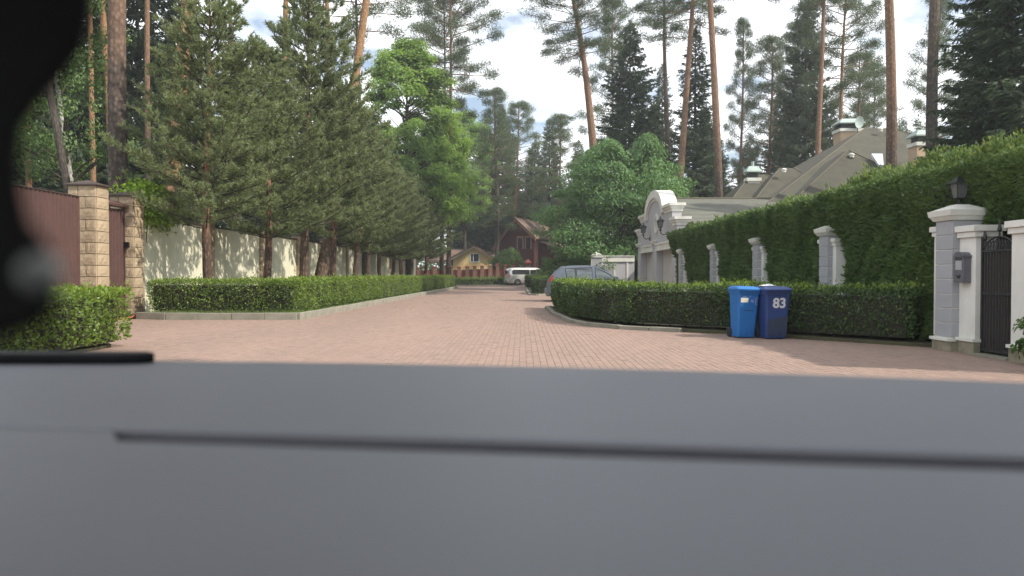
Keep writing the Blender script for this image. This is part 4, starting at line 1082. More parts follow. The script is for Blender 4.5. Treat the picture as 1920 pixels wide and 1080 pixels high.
# thuja hedge along the wall: lumpy, tall, hanging over between the pillars
def thuja():
    root = empty('thuja_hedge', (8.2, 12, 0), label='tall dense thuja hedge behind the white wall pillars on the right', cat='hedge')
    A = []
    def face(n, gen):
        A.append(gen(n))
    YS0, YS1, HT = 9.2, 35.6, 3.1
    def dens_y(n):
        # denser near the camera
        u_ = RNG.random(n); return YS0 + (YS1 - YS0) * u_ ** 1.55
    pill = [10.76, 11.55, 12.55, 18.0, 23.2, 28.4, 34.0]
    def front_x(y, z):
        x = 7.44 + .008 * (y - 13) - .28 * np.clip((z - 1.9) / 1.2, 0, 1) * np.clip((3.7 - z) / .5, 0, 1) + .05
        near = np.zeros_like(y)
        for p_ in (18.0, 23.2, 28.4, 34.0):
            near = np.maximum(near, np.clip(1.0 - np.abs(y - p_) / .6, 0, 1))
        x = x + near * (z < 2.2 + .18 * wob(y * 3, z * 0, y * 0, 1.6)) * .42
        x = x + np.clip((13.35 - y) / .3, 0, 1) * (.34 + .25 * (z < 2.1))
        return x + wob(y * 1.2, z * 1.4, x * 0, 1.0) * .17 + wob(y * 4, z * 4, x * 0, 1.0, 2.) * .07
    n = 72000
    y = dens_y(n); z = .1 + (HT - .1) * RNG.random(n)
    x = front_x(y, z) + np.abs(RNG.normal(0, .09, n))
    p1 = np.stack([x, y, z], 1); n1 = np.tile([-1., 0, .15], (n, 1))
    n = 30000
    y = dens_y(n); x = 7.5 + 1.5 * RNG.random(n)
    z = HT + .2 * wob(x, y, x * 0, 1.4) + .1 * wob(x * 3, y * 3, x * 0, 1.2, 1.) - np.abs(RNG.normal(0, .09, n)) - .3 * np.clip((7.75 - x) / .3, 0, 1) + .26 * np.exp(-((y - 15.0) / 3.2) ** 2)
    z = z + (RNG.random(n) < .2) * RNG.random(n) ** 1.5 * .2
    p2 = np.stack([x, y, z], 1); n2 = np.tile([-.3, 0, 1.], (n, 1))
    n = 5000
    x = 7.7 + 1.2 * RNG.random(n); z = HT * RNG.random(n); y = YS1 + .08 * RNG.normal(size=n)
    p3 = np.stack([x, y, z], 1); n3 = np.tile([0, 1., 0], (n, 1))
    x = 7.9 + 1.0 * RNG.random(n); z = HT * RNG.random(n); y = YS0 + .08 * RNG.normal(size=n)
    p4 = np.stack([x, y, z], 1); n4 = np.tile([0, -1., 0], (n, 1))
    p = np.concatenate([p1, p2, p3, p4]); nv = np.concatenate([n1, n2, n3, n4])
    n = len(p)
    # pieces in front of posts are cut away
    bad = (p[:, 0] < 8.0) & (p[:, 1] < 13.2) & (p[:, 2] < 2.1)
    p, nv = p[~bad], nv[~bad]; n = len(p)
    p = p - np.array([8.2, 12, 0])
    new = (nv[:, 2] > .5) & (RNG.random(n) < .35)
    base_d = unit(nv * .8 + rdir(n) * .65 + np.array([0, 0, .25]))
    parts, partsn = [], []
    scale = np.clip((p[:, 1] + 12) / 17, .68, 1.6)
    for k in range(3):
        d = unit(base_d + rdir(n) * .45); fn = unit(rdir(n) + nv * .4)
        L_ = RNG.uniform(.07, .14, n) * scale
        for sel, lst in ((~new, parts), (new, partsn)):
            lst.append(leaf_cards(p[sel] + RNG.normal(0, .015, (sel.sum(), 3)), d[sel], fn[sel], L_[sel], L_[sel] * .34, .1))
    V_, F_ = join(parts); link_mesh('foliage', np_mesh('foliage', V_, F_, M['thuja']), parent=root)
    V_, F_ = join(partsn); link_mesh('new_shoots', np_mesh('new_shoots', V_, F_, M['thuja_new']), parent=root)
    c = MB()
    yy_ = 13.5
    c.box(-.02, .65, -2.5, 1.35, .0, HT - .3)
    for k in range(5):
        a, b = 13.36 + k * 4.4, 13.36 + (k + 1) * 4.4 - .01
        c.box(-.30 + k * .03, .65, a - 12, b - 12, .0, HT - .28 - k * .01)
    c.build('twigs', M['twig'], root)
thuja()

# ------------------------------------------------------------------ trees
def tube_np(pts, rs, n=8):
    return None
def trunk_mb(mb, pts, rs, n=10):
    mb.tube(pts, rs, n)
def make_pine(seed, H=27.0, r0=.25, crown0=.6, spread=3.4, nbr=46, bark='bark_pine', dens=190):
    rg = random.Random(seed)
    mb = MB()
    K = 22; path = []; rs = []
    bend = [rg.uniform(-.16, .16) for _ in range(4)]
    for i in range(K):
        t = i / (K - 1)
        x = bend[0] * math.sin(t * 3.0) * 1.2 + bend[1] * math.sin(t * 6.5) * .7
        y = bend[2] * math.sin(t * 2.6) * 1.2 + bend[3] * math.sin(t * 5.5) * .7
        path.append(Vector((x, y, t * H - .1))); rs.append(r0 * (1.15 - .35 * min(1, t * 9)) * (1 - .72 * t ** 1.3) if t < .97 else .03)
    mb.tube(path, rs, 12)
    def at(t):
        f = t * (K - 1); i = min(K - 2, int(f)); return path[i].lerp(path[i + 1], f - i)
    lim = MB()
    P_, D_ = [], []
    for k in range(7):                                # dead stubs below the crown
        t = rg.uniform(crown0 - .22, crown0); a = rg.uniform(0, 6.28); p = at(t); l = rg.uniform(.4, 1.2)
        lim.tube([p, p + Vector((math.cos(a) * l, math.sin(a) * l, rg.uniform(-.1, .25)))], [.035, .01], 4)
    for k in range(nbr):
        t = crown0 + (1 - crown0) * ((k + rg.random()) / nbr) ** 1.0
        q = (t - crown0) / (1 - crown0)
        ln = spread * (.55 + .75 * math.sin(min(1, q * 1.25 + .18) * math.pi * .62)) * (1 - q ** 2.2 * .72) * rg.uniform(.5, 1.12)
        a = k * 2.4 + rg.uniform(-.5, .5); up = -.12 + q * .85 + rg.uniform(-.15, .15)
        p = at(min(t, .985)); prev = p; pts = [p]
        dirv = Vector((math.cos(a), math.sin(a), up)).normalized()
        for s in range(1, 5):
            v = p + dirv * ln * s / 4 + Vector((0, 0, .10 * ln * (s / 4) ** 2 * (1 if q > .2 else -.6))) + Vector((rg.uniform(-.1, .1), rg.uniform(-.1, .1), rg.uniform(-.06, .06)))
            pts.append(v)
        lim.tube(pts, [.055 * (1 - q * .5), .045, .032, .02, .01], 4)
        for s in range(5):
            f = rg.uniform(.38, 1.0) if s else 1.0
            b = pts[min(4, int(f * 4))].lerp(pts[min(4, int(f * 4) + 1)], f * 4 % 1)
            sa = a + rg.uniform(-1.1, 1.1); sl = ln * .30 * rg.uniform(.3, 1.1) if s else 0
            c = b + Vector((math.cos(sa) * sl, math.sin(sa) * sl, rg.uniform(.0, .3)))
            if sl > .2: lim.tube([b, c], [.018, .008], 4)
            n = int(dens * rg.uniform(.6, 1.2)); R3 = np.array([.64, .64, .40]) * rg.uniform(.7, 1.3)
            dd = rdir(n) * (RNG.random(n) ** .45)[:, None] * R3
            P_.append(np.array(c) + dd); D_.append(unit(dd * .7 + np.array([0, 0, .22]) + rdir(n) * .5))
    p = np.concatenate(P_); d = np.concatenate(D_); n = len(p)
    V_, F_ = needles(p, d, RNG.uniform(.13, .26, n), RNG.uniform(.03, .055, n))
    return mb.mesh('trunk', M[bark]), lim.mesh('limbs', M[bark]), np_mesh('crown', V_, F_, M['pine_needle'])
def make_spruce(seed, H=25.0, Rr=3.4, z0=1.2, r0=.24, dens=1.0):
    rg = random.Random(seed)
    mb = MB().tube([(0, 0, -.1), (0, 0, H * .5), (0, 0, H)], [r0, r0 * .6, .01], 10)
    lim = MB(); P_, D_, Nn, LL = [], [], [], []
    z = z0; 
    while z < H - .25:
        q = z / H
        rr_ = Rr * (1 - q) ** .6 * rg.uniform(.85, 1.08) + .12
        nb = max(4, int(7 * (1 - q * .45)))
        a0 = rg.uniform(0, 6.28)
        for k in range(nb):
            if rg.random() < .08: continue
            a = a0 + k * 6.283 / nb + rg.uniform(-.25, .25); ln = rr_ * rg.uniform(.66, 1.12)
            dx_, dy_ = math.cos(a), math.sin(a)
            dr = (.38 * (1 - q) - .25 * q) * rg.uniform(.7, 1.3)
            def bp(s): return Vector((dx_ * ln * s, dy_ * ln * s, z + ln * (-dr * s + .30 * s * s * (1 - q * .5)) ))
            lim.tube([bp(0), bp(.5), bp(1)], [.03, .02, .006], 4)
            n = int(max(8, ln * 26) * dens)
            s = RNG.uniform(.12, 1, n) ** .8
            px_ = dx_ * ln * s; py_ = dy_ * ln * s; pz_ = z + ln * (-dr * s + .30 * s * s * (1 - q * .5))
            side = RNG.choice([-1., 1.], n)
            hang = RNG.uniform(.15, .75, n)
            tl = (.22 + .42 * (1 - s) + .1) * min(1.2, .5 + ln * .28) * RNG.uniform(.6, 1.2, n)
            d = np.stack([dx_ * .65 - dy_ * side, dy_ * .65 + dx_ * side, -hang], 1)
            P_.append(np.stack([px_, py_, pz_], 1)); D_.append(unit(d)); LL.append(tl)
        z += .36 * (1 + .2 * rg.random()) * (1 - q * .45)
    p = np.concatenate(P_); d = np.concatenate(D_); tl = np.concatenate(LL)
    parts = []
    for k in range(3):
        off = RNG.uniform(0, .55, len(p))[:, None] * d * tl[:, None]
        dd = unit(d + rdir(len(p)) * .5 + np.array([0, 0, -.25]))
        l2 = tl * RNG.uniform(.45, .85, len(p))
        parts.append(leaf_cards(p + off, dd, unit(rdir(len(p)) + np.array([0, 0, .5])), l2, np.minimum(.13, l2 * .32), .1))
    tip = rdir(60) * .25; tip[:, 2] = np.abs(tip[:, 2])
    parts.append(leaf_cards(np.stack([np.zeros(60), np.zeros(60), H - RNG.random(60) * .9], 1), tip + np.array([0, 0, .1]), rdir(60), .3, .07, .1))
    V_, F_ = join(parts)
    return mb.mesh('trunk', M['bark_dark']), lim.mesh('limbs', M['bark_dark']), np_mesh('crown', V_, F_, M['spruce_needle'])
def make_young_pine(seed, H=10.0, Rr=2.3, z0=2.1, r0=.15):
    rg = random.Random(seed)
    bx_, by_ = rg.uniform(-.15, .15), rg.uniform(-.15, .15)
    def ax(z): return Vector((bx_ * math.sin(z * .5), by_ * math.sin(z * .45), z))
    mb = MB().tube([ax(z) - Vector((0, 0, .1)) for z in np.linspace(0, H, 14)], [r0 * (1 - .93 * t ** 1.1) + .006 for t in np.linspace(0, 1, 14)], 10)
    lim = MB(); SP, SD, SL = [], [], []
    z = z0
    while z < H - .3:
        q = (z - z0) / (H - z0)
        rr_ = Rr * (1 - q) ** .62 * (.78 + .28 * min(1, q * 6)) + .15
        nb = rg.randint(5, 7); a0 = rg.uniform(0, 6.28)
        for k in range(nb):
            a = a0 + k * 6.283 / nb + rg.uniform(-.3, .3); ln = rr_ * rg.uniform(.7, 1.15); up = .12 + .55 * q + rg.uniform(-.1, .15)
            p0 = ax(z + rg.uniform(-.12, .12)); dv = Vector((math.cos(a), math.sin(a), up)).normalized()
            pts = [p0 + dv * ln * s + Vector((0, 0, .22 * ln * s * s)) for s in (0, .33, .66, 1)]
            lim.tube(pts, [.028, .02, .014, .006], 4)
            nsub = max(6, int(ln * 12.5))
            for s_ in range(nsub):
                s = rg.uniform(.15, 1.0) if s_ else 1.0
                b = p0 + dv * ln * s + Vector((0, 0, .22 * ln * s * s))
                sa = a + rg.choice((-1, 1)) * rg.uniform(.3, 1.15); sl = (.22 + .5 * (1 - s)) * min(1, ln * .6) * rg.uniform(.6, 1.25)
                sv_ = Vector((math.cos(sa), math.sin(sa), rg.uniform(.1, .75))).normalized()
                e = b + sv_ * sl
                if rg.random() < .45: lim.tube([b, e], [.009, .005], 3)
                m_ = max(2, int(sl * 7))
                for f in range(m_):
                    c = b.lerp(e, (f + 1) / m_)
                    SP.append(c); SD.append((sv_ * .7 + Vector((rg.uniform(-.6, .6), rg.uniform(-.6, .6), rg.uniform(.2, .9)))).normalized()); SL.append(rg.uniform(.10, .22))
        z += .52 * (1 - .35 * q) * rg.uniform(.8, 1.2)
    for k in range(8):
        SP.append(Vector((0, 0, H - .35 + k * .06))); SD.append(Vector((rg.uniform(-.25, .25), rg.uniform(-.25, .25), 1)).normalized()); SL.append(.2)
    sp_, sd, sl_ = np.array(SP), np.array(SD), np.array(SL)
    ns = len(sp_); per = 19
    i = np.repeat(np.arange(ns), per); n = len(i)
    f = RNG.random(n)
    p = sp_[i] + sd[i] * (sl_[i] * f)[:, None]
    d = unit(sd[i] * .75 + rdir(n) * .85)
    V_, F_ = needles(p, d, RNG.uniform(.09, .17, n), RNG.uniform(.02, .036, n))
    sel = RNG.random(ns) < .45; k = sel.sum()
    V2, F2 = needles(np.repeat(sp_[sel] + sd[sel] * .05, 3, 0), unit(np.repeat(sd[sel], 3, 0) + rdir(3 * k) * .12 + np.array([0, 0, .55])), RNG.uniform(.10, .2, 3 * k), .028)
    return mb.mesh('trunk', M['bark_young']), lim.mesh('limbs', M['bark_dark']), np_mesh('crown', V_, F_, M['young_needle']), np_mesh('shoots', V2, F2, M['young_shoot'])
def make_leafy(seed, H, Rr, z0, m, leaf=.16, nclump=150, per=230, bark='bark_dark', r0=.22, flat=.5, trunk_h=None, droop=.25, top=1.0):
    rg = random.Random(seed)
    mb = MB().tube([(0, 0, -.1), (rg.uniform(-.1, .1), 0, H * .3), (rg.uniform(-.2, .2), rg.uniform(-.2, .2), H * .6), (0, 0, H * .9)], [r0 * 1.2, r0, r0 * .6, .03], 10)
    lim = MB(); Pp, Nn, Cc = [], [], []
    cz = (z0 + H) / 2; hz = (H - z0) / 2
    for k in range(nclump):
        u_ = rg.uniform(-1, 1); a = rg.uniform(0, 6.283); rad = rg.uniform(.25, 1.0) ** .6
        prof = math.sqrt(max(0, 1 - abs(u_) ** (7 if u_ < 0 else 1.5) * top))
        x, y, z = math.cos(a) * Rr * prof * rad, math.sin(a) * Rr * prof * rad, cz + u_ * hz
        lumpk = 1 + .16 * math.sin(3 * a + u_ * 4 + seed)
        x, y = x * lumpk, y * lumpk
        if rg.random() < .5:
            zb = max(z0 * .7, z - math.hypot(x, y) * .7)
            lim.tube([(0, 0, zb), (x * .5, y * .5, (zb + z) / 2 + .1), (x, y, z)], [.06, .035, .008], 4)
        cr_ = Rr * rg.uniform(.16, .30)
        n = int(per * rg.uniform(.6, 1.3))
        dd = rdir(n) * (RNG.random(n) ** .4)[:, None]
        dd[:, 2] *= flat
        Pp.append(np.array([x, y, z]) + dd * cr_); o_ = np.array([x, y, (z - cz) * .6]); o_ = o_ / (np.linalg.norm(o_) + 1e-6)
        Nn.append(unit(dd + o_ * .4 + np.array([0, 0, .8])))
    p = np.concatenate(Pp); nv = np.concatenate(Nn); n = len(p)
    d = unit(np.cross(nv, rdir(n)) + np.array([0, 0, -droop])); fn = unit(nv + rdir(n) * .45)
    L_ = leaf * RNG.uniform(.6, 1.25, n)
    V_, F_ = leaf_cards(p, d, fn, L_, L_ * .6, .12)
    return mb.mesh('trunk', M[bark]), lim.mesh('limbs', M['bark_dark']), np_mesh('crown', V_, F_, m)

def place(name, meshes, loc, label, cat, group=None, s=(1, 1, 1), rz=0.0, lean=0.0, names=('trunk', 'limbs', 'crown', 'shoots'), trunk_mat=None, fat=1.0):
    root = empty(name, loc, label=label, cat=cat, group=group)
    root.rotation_euler = Matrix.Rotation(lean, 3, 'Y').to_euler()
    for nm, me in zip(names, meshes):
        o = link_mesh(nm, me, parent=root, rot=(0, 0, rz), scale=(s[0] * (fat if nm == 'trunk' else 1), s[1] * (fat if nm == 'trunk' else 1), s[2]))
        if nm in ('limbs', 'shoots'): o['kind'] = 'stuff'
        if trunk_mat and nm == 'trunk':
            o.material_slots[0].link = 'OBJECT'; o.material_slots[0].material = M[trunk_mat]
    return root

PINES = [make_pine(21), make_pine(22, crown0=.55, spread=3.0), make_pine(23, crown0=.64, spread=3.7), make_pine(24, H=31, crown0=.74, spread=3.4, r0=.25)]
PINE_LOW = [make_pine(31, H=25, crown0=.30, spread=2.4, nbr=60, r0=.16, dens=150), make_pine(32, H=25, crown0=.38, spread=3.0, nbr=62, r0=.17, dens=160)]
SPRUCES = [make_spruce(41), make_spruce(42, Rr=2.9), make_spruce(43, Rr=4.0)]
YOUNG = [make_young_pine(51, Rr=2.5, z0=2.75), make_young_pine(52, Rr=2.8, z0=2.75), make_young_pine(53, Rr=2.5, z0=2.4)]

# row of young pines between hedge and cream wall
rowdat = [(392, 23.4, 9.6, 1.0, 0, 'nearest young pine of the left row, beside the sandstone pillar'),
          (497, 28.0, 9.2, 1.0, 1, 'second young pine of the left row, shorter, between the first and the orange-barked third'),
          (568, 33.0, 13.4, 1.30, 2, 'third and tallest young pine of the left row with orange bark under its crown'),
          (624, 38.5, 10.6, 1.1, 0, 'fourth young pine counted along the left row from the stone pillar'),
          (661, 43.0, 10.4, 1.12, 1, 'fifth young pine counted along the left row, leaning trunk above the hedge'),
          (690, 47.6, 9.8, 1.1, 2, 'sixth young pine counted along the left row above the clipped hedge'),
          (711, 52.0, 9.4, 1.05, 0, 'seventh young pine along the left row, dark thin trunk'),
          (733, 57.0, 9.2, 1.05, 1, 'eighth young pine along the left row, toward the road end'),
          (753, 62.0, 9.2, 1.1, 2, 'ninth young pine along the left row, toward the road end'),
          (772, 66.5, 9.4, 1.1, 0, 'next to last young pine of the left row, near the bright deciduous tree'),
          (796, 71.0, 9.0, 1.1, 1, 'last young pine at the far end of the left row')]
for i, (px, d, h, sc, v, lb) in enumerate(rowdat):
    place('young_pine', YOUNG[v], (PX(px, d), d, .1), lb, 'pine tree', 'row of young pines on the left', (sc, sc, h / 10), rz=i * 1.9, lean=R((0, .5, 1.5, 2.5, 2, 1, 0, 1, .5, 0, 0)[i]), fat=1.0)

def tspr(px, d, top, label, v=0, wide=1.0, group='dark spruces'):
    h = zof(top, d)
    place('spruce_tree', SPRUCES[v], (PX(px, d), d, -.1), label, 'spruce tree', group, (wide, wide, h / 25), rz=px * .7)
def tpine(px, d, dia, lean, v, label, hs=1.0, bark=None, rz=None, low=False, xs=1.0):
    src = (PINE_LOW if low else PINES)[v]
    fat = dia / ((.33 if low else .5) * .80)
    place('pine_tree', src, (PX(px, d), d, -.1), label, 'pine tree', 'tall pines', (xs, xs, hs), rz=(px * .37) if rz is None else rz, lean=R(lean), trunk_mat=bark, fat=fat / xs)
# left, behind fence and wall
tpine(60, 32, .27, 0, 3, 'slim pine trunk at far left above the brown fence, close to black mount', bark='bark_pine_orange')
tpine(172, 26, .27, -10.5, 1, 'grey pine trunk leaning left behind the nearer stone pillar', bark='bark_grey')
tpine(181, 34, .24, -.4, 3, 'thin orange straight pine trunk rising behind the nearer stone pillar', bark='bark_pine_orange')
tpine(222, 31, .29, -3.0, 3, 'pale orange pine trunk just left of the thick scaly trunk', bark='bark_pine_orange')
tpine(230, 24, .60, .8, 3, 'thickest dark scaly pine trunk standing behind the narrow brown gate', hs=1.05, bark='bark_pine')
tpine(282, 35, .29, .2, 3, 'slim pinkish pine trunk right of the thick scaly trunk', bark='bark_pine')
tpine(300, 27.5, .56, 6.5, 3, 'thick orange pine trunk leaning right behind the first young pine', hs=1.05, bark='bark_pine_orange')
tpine(440, 44, .28, -.5, 3, 'thin pine trunk peeking above the first young pine crown')
tpine(508, 40, .36, 3.2, 3, 'orange pine trunk between the crowns of first and third young pines', bark='bark_pine_orange')
tpine(612, 43, .34, .2, 3, 'straight yellowish pine trunk above the third young pine crown', bark='bark_pine_orange')
tpine(592, 40, .52, 10.0, 3, 'stout orange pine trunk leaning right above the young pine row', bark='bark_pine_orange')
tpine(684, 52, .32, -1.0, 2, 'dark slim pine just right of the leaning orange trunk', bark='bark_grey')
tpine(829, 77, .36, 0, 1, 'thin dark pine, left one of the close pair beside the road sky gap', hs=1.12, bark='bark_grey', rz=1.0, xs=1.05)
tpine(841, 75, .46, .3, 0, 'reddish pine, right one of the close pair beside the road sky gap', hs=1.18, bark='bark_pine', rz=4.2, xs=1.25)
# centre and right
tpine(1157, 63, 0.86, -9.5, 3, 'tall pine leaning left in front of the sky above the chestnut tree', bark='bark_pine', rz=2.0, hs=.84)
tpine(1252, 71, 0.59, -.2, 3, 'straight grey green pine trunk right of the big dark spruce', bark='bark_grey')
tpine(1258, 66, 0.73, 3.6, 3, 'stout reddish pine trunk leaning right between the two dark spruces', bark='bark_pine')
tpine(1353, 56, 0.63, -1.9, 3, 'tall bare reddish pine trunk rising behind the garage roof', hs=1.15, bark='bark_pine')
tpine(1391, 75, 0.37, 0, 0, 'thin young pine with small high crown standing free against white sky', hs=1.04, low=True, xs=.62, rz=.4)
tpine(1437, 78, 0.44, .6, 1, 'pine with full rounded crown left of the dark spruce group', hs=1.0, low=True, rz=1.2)
tpine(1534, 63, 0.54, .2, 3, 'slim orange pine trunk in front of the dark spruce above the mansion roof', bark='bark_pine')
tpine(1566, 68, 0.49, 2.2, 2, 'yellowish pine trunk leaning slightly right above the rear chimney', bark='bark_pine_orange')
tpine(1633, 88, 0.39, 0, 1, 'distant slender pine with wispy crown above the mansion roof peak', low=True, hs=1.0)
tpine(1662, 43, 0.66, -.2, 3, 'thick brown pine trunk in front of the mansion skylight', bark='bark_pine', hs=1.05)
tpine(1722, 72, 0.41, 3.8, 0, 'thin leaning pine right of the thick brown trunk', low=True, hs=1.1, bark='bark_pine_orange', xs=.9)
tpine(1755, 38, 0.61, -.4, 3, 'thick dark pine trunk beside the right chimney of the mansion', bark='bark_grey', hs=1.05)
tpine(1612, 95, 0.37, 0, 0, 'distant pine with thin crown left of the mansion roof peak', low=True, hs=.9)
tpine(1150, 84, .34, 0, 1, 'pine with loose pale crown behind the top of the big dark spruce', low=True, hs=1.24)
tpine(1604, 79, .36, .5, 1, 'dark crowned pine left of the mansion roof peak, over the rear chimney', low=True, hs=.95, xs=.85)
tpine(1490, 82, .34, 0, 0, 'dark pine crown left of the tall spruce behind the mansion', low=True, hs=1.12, xs=1.1)
tspr(1322, 84, 200, 'low dark spruce between narrow spruce and the bare trunk behind the garage', 2, .9)
tspr(1225, 82, 190, 'dark spruce just right of the big spruce, behind the chestnut tree', 0, 1.0)
tspr(1585, 100, 215, 'dark distant spruce behind the rear chimney and dish', 2, .9)
tspr(1760, 92, 235, 'dark distant spruce beside the right chimney of the mansion', 2, 1.0)
# distant pines at the road end
tpine(968, 102, .42, 1.0, 1, 'distant pine with orange trunk behind the red house ridge', low=True, hs=.95, bark='bark_pine_orange', xs=1.05)
tpine(1052, 98, .40, 0, 0, 'distant pine with red trunk between the dark spruces and chestnut tree', low=True, hs=.86, bark='bark_pine', xs=1.3)
tpine(927, 94, .55, .2, 0, 'tall grey distant trunk between the yellow and the red house', low=True, hs=.95, bark='bark_grey', xs=1.15)

tspr(1180, 73, 38, 'big dark spruce behind the chestnut tree, next to the left-leaning pine', 2, 1.3)
tspr(1302, 68, 52, 'narrow dark spruce left of the tall bare trunk behind the garage', 1, 1.25)
tspr(1508, 74, -20, 'dark tall spruce behind the mansion roof slope', 2, 1.1)
tspr(1925, 28, -420, 'massive dark spruce at the right frame edge above the thuja hedge', 2, 1.05)
tspr(1860, 38, -150, 'dark spruce left of the massive spruce at the right edge, above thuja', 0, 1.0)
tspr(912, 118, 225, 'distant dark spruce above the yellow house', 2, 1.2)
tspr(942, 116, 200, 'distant dark spruce left of the red house ridge', 2, 1.3)
tspr(1003, 112, 262, 'distant dark spruce right above the red house roof', 2, 1.0)
tspr(1030, 122, 222, 'distant dark spruce top in the gap left of the leaning pine', 0, 1.25)
tspr(1085, 118, 262, 'distant dark spruce just left of the leaning pine trunk', 1, 1.3)
tspr(868, 122, 330, 'distant dark spruce behind the bright deciduous tree', 2, 1.1)
tspr(980, 140, 318, 'far dark spruce filling the gap behind the red house', 2, 1.4)
tspr(915, 138, 345, 'far dark spruce behind the grey trunk over the yellow house', 2, 1.4)
tspr(1055, 136, 335, 'far low dark spruce behind the chestnut tree left edge', 2, 1.4)
tspr(1240, 92, 120, 'dark spruce far behind, between the two trunks right of the big spruce', 0, 1.0)
tspr(1345, 96, 255, 'low dark spruce behind the bare trunk over the garage roof', 1, 1.2)
tspr(1400, 92, 265, 'dark spruce behind the small white chimney', 2, .9)
tspr(1462, 88, 175, 'dark spruce left of the tall one above the mansion left roof', 0, 1.35)
tspr(1555, 92, 190, 'dark spruce behind the rear mansion chimney', 0, 1.0)
tspr(1690, 98, 225, 'dark distant spruce behind the mansion roof peak on the right', 1, 1.1)
tspr(75, 48, -180, 'dark spruce behind the brown fence at far left', 2, 1.1)
tspr(150, 44, -60, 'dark spruce behind the thin orange trunk at left', 0, 1.2)
tspr(262, 46, -200, 'dark spruce filling the gap right of the thick scaly trunk', 2, 1.0)
tspr(340, 50, -60, 'dark spruce behind the first young pine', 0, 1.1)
tspr(205, 62, -40, 'dark spruce far behind the thick scaly trunk', 1, 1.4)
tspr(440, 58, 60, 'dark spruce behind first and third young pine crowns', 1, 1.2)
tspr(520, 70, 150, 'dark spruce far behind the third young pine', 0, 1.2)
tspr(590, 76, 170, 'dark spruce behind the cream wall, left of the leaning orange trunk', 2, 1.2)
tspr(645, 88, 200, 'dark spruce far behind the cream wall, between the fourth and fifth young pines', 2, 1.3)
tspr(715, 100, 260, 'dark spruce far behind the cream wall near its road end', 2, 1.4)
tspr(20, 40, -200, 'dark spruce at the far left edge behind the black mount', 0, 1.2)
# trees standing right of the car, outside the picture; they shade the car and the gate
for x, y, sc, v, lb in ((12.6, -4.6, 1.0, 2, 'broad dark garden spruce beyond the right frame edge, shading the car'), (13.6, 1.2, .95, 0, 'garden spruce beyond the right frame edge, closest to the iron gate'), (12.2, -10.5, 1.05, 0, 'garden spruce beyond the right frame edge, farthest behind the camera')):
    place('spruce_tree', SPRUCES[v], (x, y, -.1), lb, 'spruce tree', 'garden spruces right of the car', (sc * 1.1, sc * 1.1, sc), rz=x)



ff_t, ff_l, ff_c = make_spruce(47, dens=.11)
cv = np.empty(len(ff_c.vertices) * 3, np.float32); ff_c.vertices.foreach_get('co', cv); cv = cv.reshape(-1, 3)
cf = np.arange(len(cv)).reshape(-1, 4)
parts = []
spots = [(x + random.uniform(-3, 3), 158 + random.uniform(-10, 14)) for x in range(-100, 101, 9)] + [(-34 - .25 * k + random.uniform(-4, 4), 62 + k * 9) for k in range(9)] + [(44 + random.uniform(-4, 4), 70 + k * 10) for k in range(8)]
for x, y in spots:
    sc = random.uniform(.75, 1.05); a = random.uniform(0, 6.28)
    parts.append((np.stack([x + sc * 1.5 * (cv[:, 0] * math.cos(a) - cv[:, 1] * math.sin(a)), y + sc * 1.5 * (cv[:, 0] * math.sin(a) + cv[:, 1] * math.cos(a)), cv[:, 2] * sc * .9 - .2], 1), cf))
V_, F_ = join(parts)
tag(link_mesh('far_forest', np_mesh('far_forest', V_, F_, M['spruce_needle'])), 'dark mass of distant conifer forest behind all the houses', 'forest', kind='stuff')
n = 15000
p = np.stack([RNG.uniform(-70, 60, n), RNG.uniform(124, 138, n), 7.0 * RNG.random(n) ** 1.4], 1)
p[:, 2] *= .75 + .35 * wob(p[:, 0] * .25, p[:, 1] * .1, p[:, 0] * 0, 1.0)
V_, F_ = leaf_cards(p, rdir(n) + np.array([0, 0, .3]), rdir(n), RNG.uniform(.5, 1.0, n), RNG.uniform(.3, .55, n), .1)
tag(link_mesh('undergrowth', np_mesh('undergrowth', V_, F_, M['bush_leaf'])), 'dark green undergrowth at the foot of the distant forest', 'undergrowth', kind='stuff')
chest = make_leafy(61, 10.9, 5.9, .9, M['maple_leaf'], 0.23, 310, 210, flat=.42, droop=.5, r0=.24, top=.9)
cc = np.empty(len(chest[2].vertices) * 3, np.float32); chest[2].vertices.foreach_get('co', cc); cc = cc.reshape(-1, 3)
hi = np.clip((cc[:, 2] - 5.5) / 5.0, 0, 1)
cc[:, 2] += hi * (.9 * np.exp(-((cc[:, 0] - 1.9) / 1.1) ** 2) + .5 * np.exp(-((cc[:, 0] + 1.4) / 1.1) ** 2) - .7 * np.exp(-((cc[:, 0] - .3) / .7) ** 2))
chest[2].vertices.foreach_set('co', cc.ravel()); chest[2].update()
place('chestnut_tree', chest, (PX(1165, 60), 60, 0), 'broad deep green chestnut tree left of the white curved garage gable', 'tree')
br1 = make_leafy(62, 19.5, 3.6, 5.0, M['bright_leaf'], .24, 300, 210, flat=.6, r0=.2, bark='bark_grey')
place('leafy_tree', br1, (PX(765, 72), 72, 0), 'bright green deciduous tree rising behind the middle of the pine row', 'tree', s=(1.3, 1.3, 1.16))
br2 = make_leafy(63, 16.5, 3.4, 6.2, M['bright_leaf'], .22, 260, 190, flat=.6, r0=.16, bark='bark_grey')
place('leafy_tree', br2, (PX(872, 112), 112, 0), 'light green deciduous tree at the road end in front of distant spruces', 'tree', s=(1.25, 1.25, 1.48))
place('leafy_tree', br2, (PX(827, 76), 76, 0), 'green deciduous tree between the pine row end and the light green tree', 'tree', s=(.95, .95, .98), rz=2.0)
birch = make_leafy(64, 15, 2.4, 5.0, M['bush_leaf'], .13, 110, 150, flat=.8, r0=.12, bark='bark_birch', droop=.7)
place('birch_tree', birch, (PX(165, 29), 29, 0), 'pale barked birch leaning beside the grey leaning trunk', 'birch tree', lean=R(-7.5))
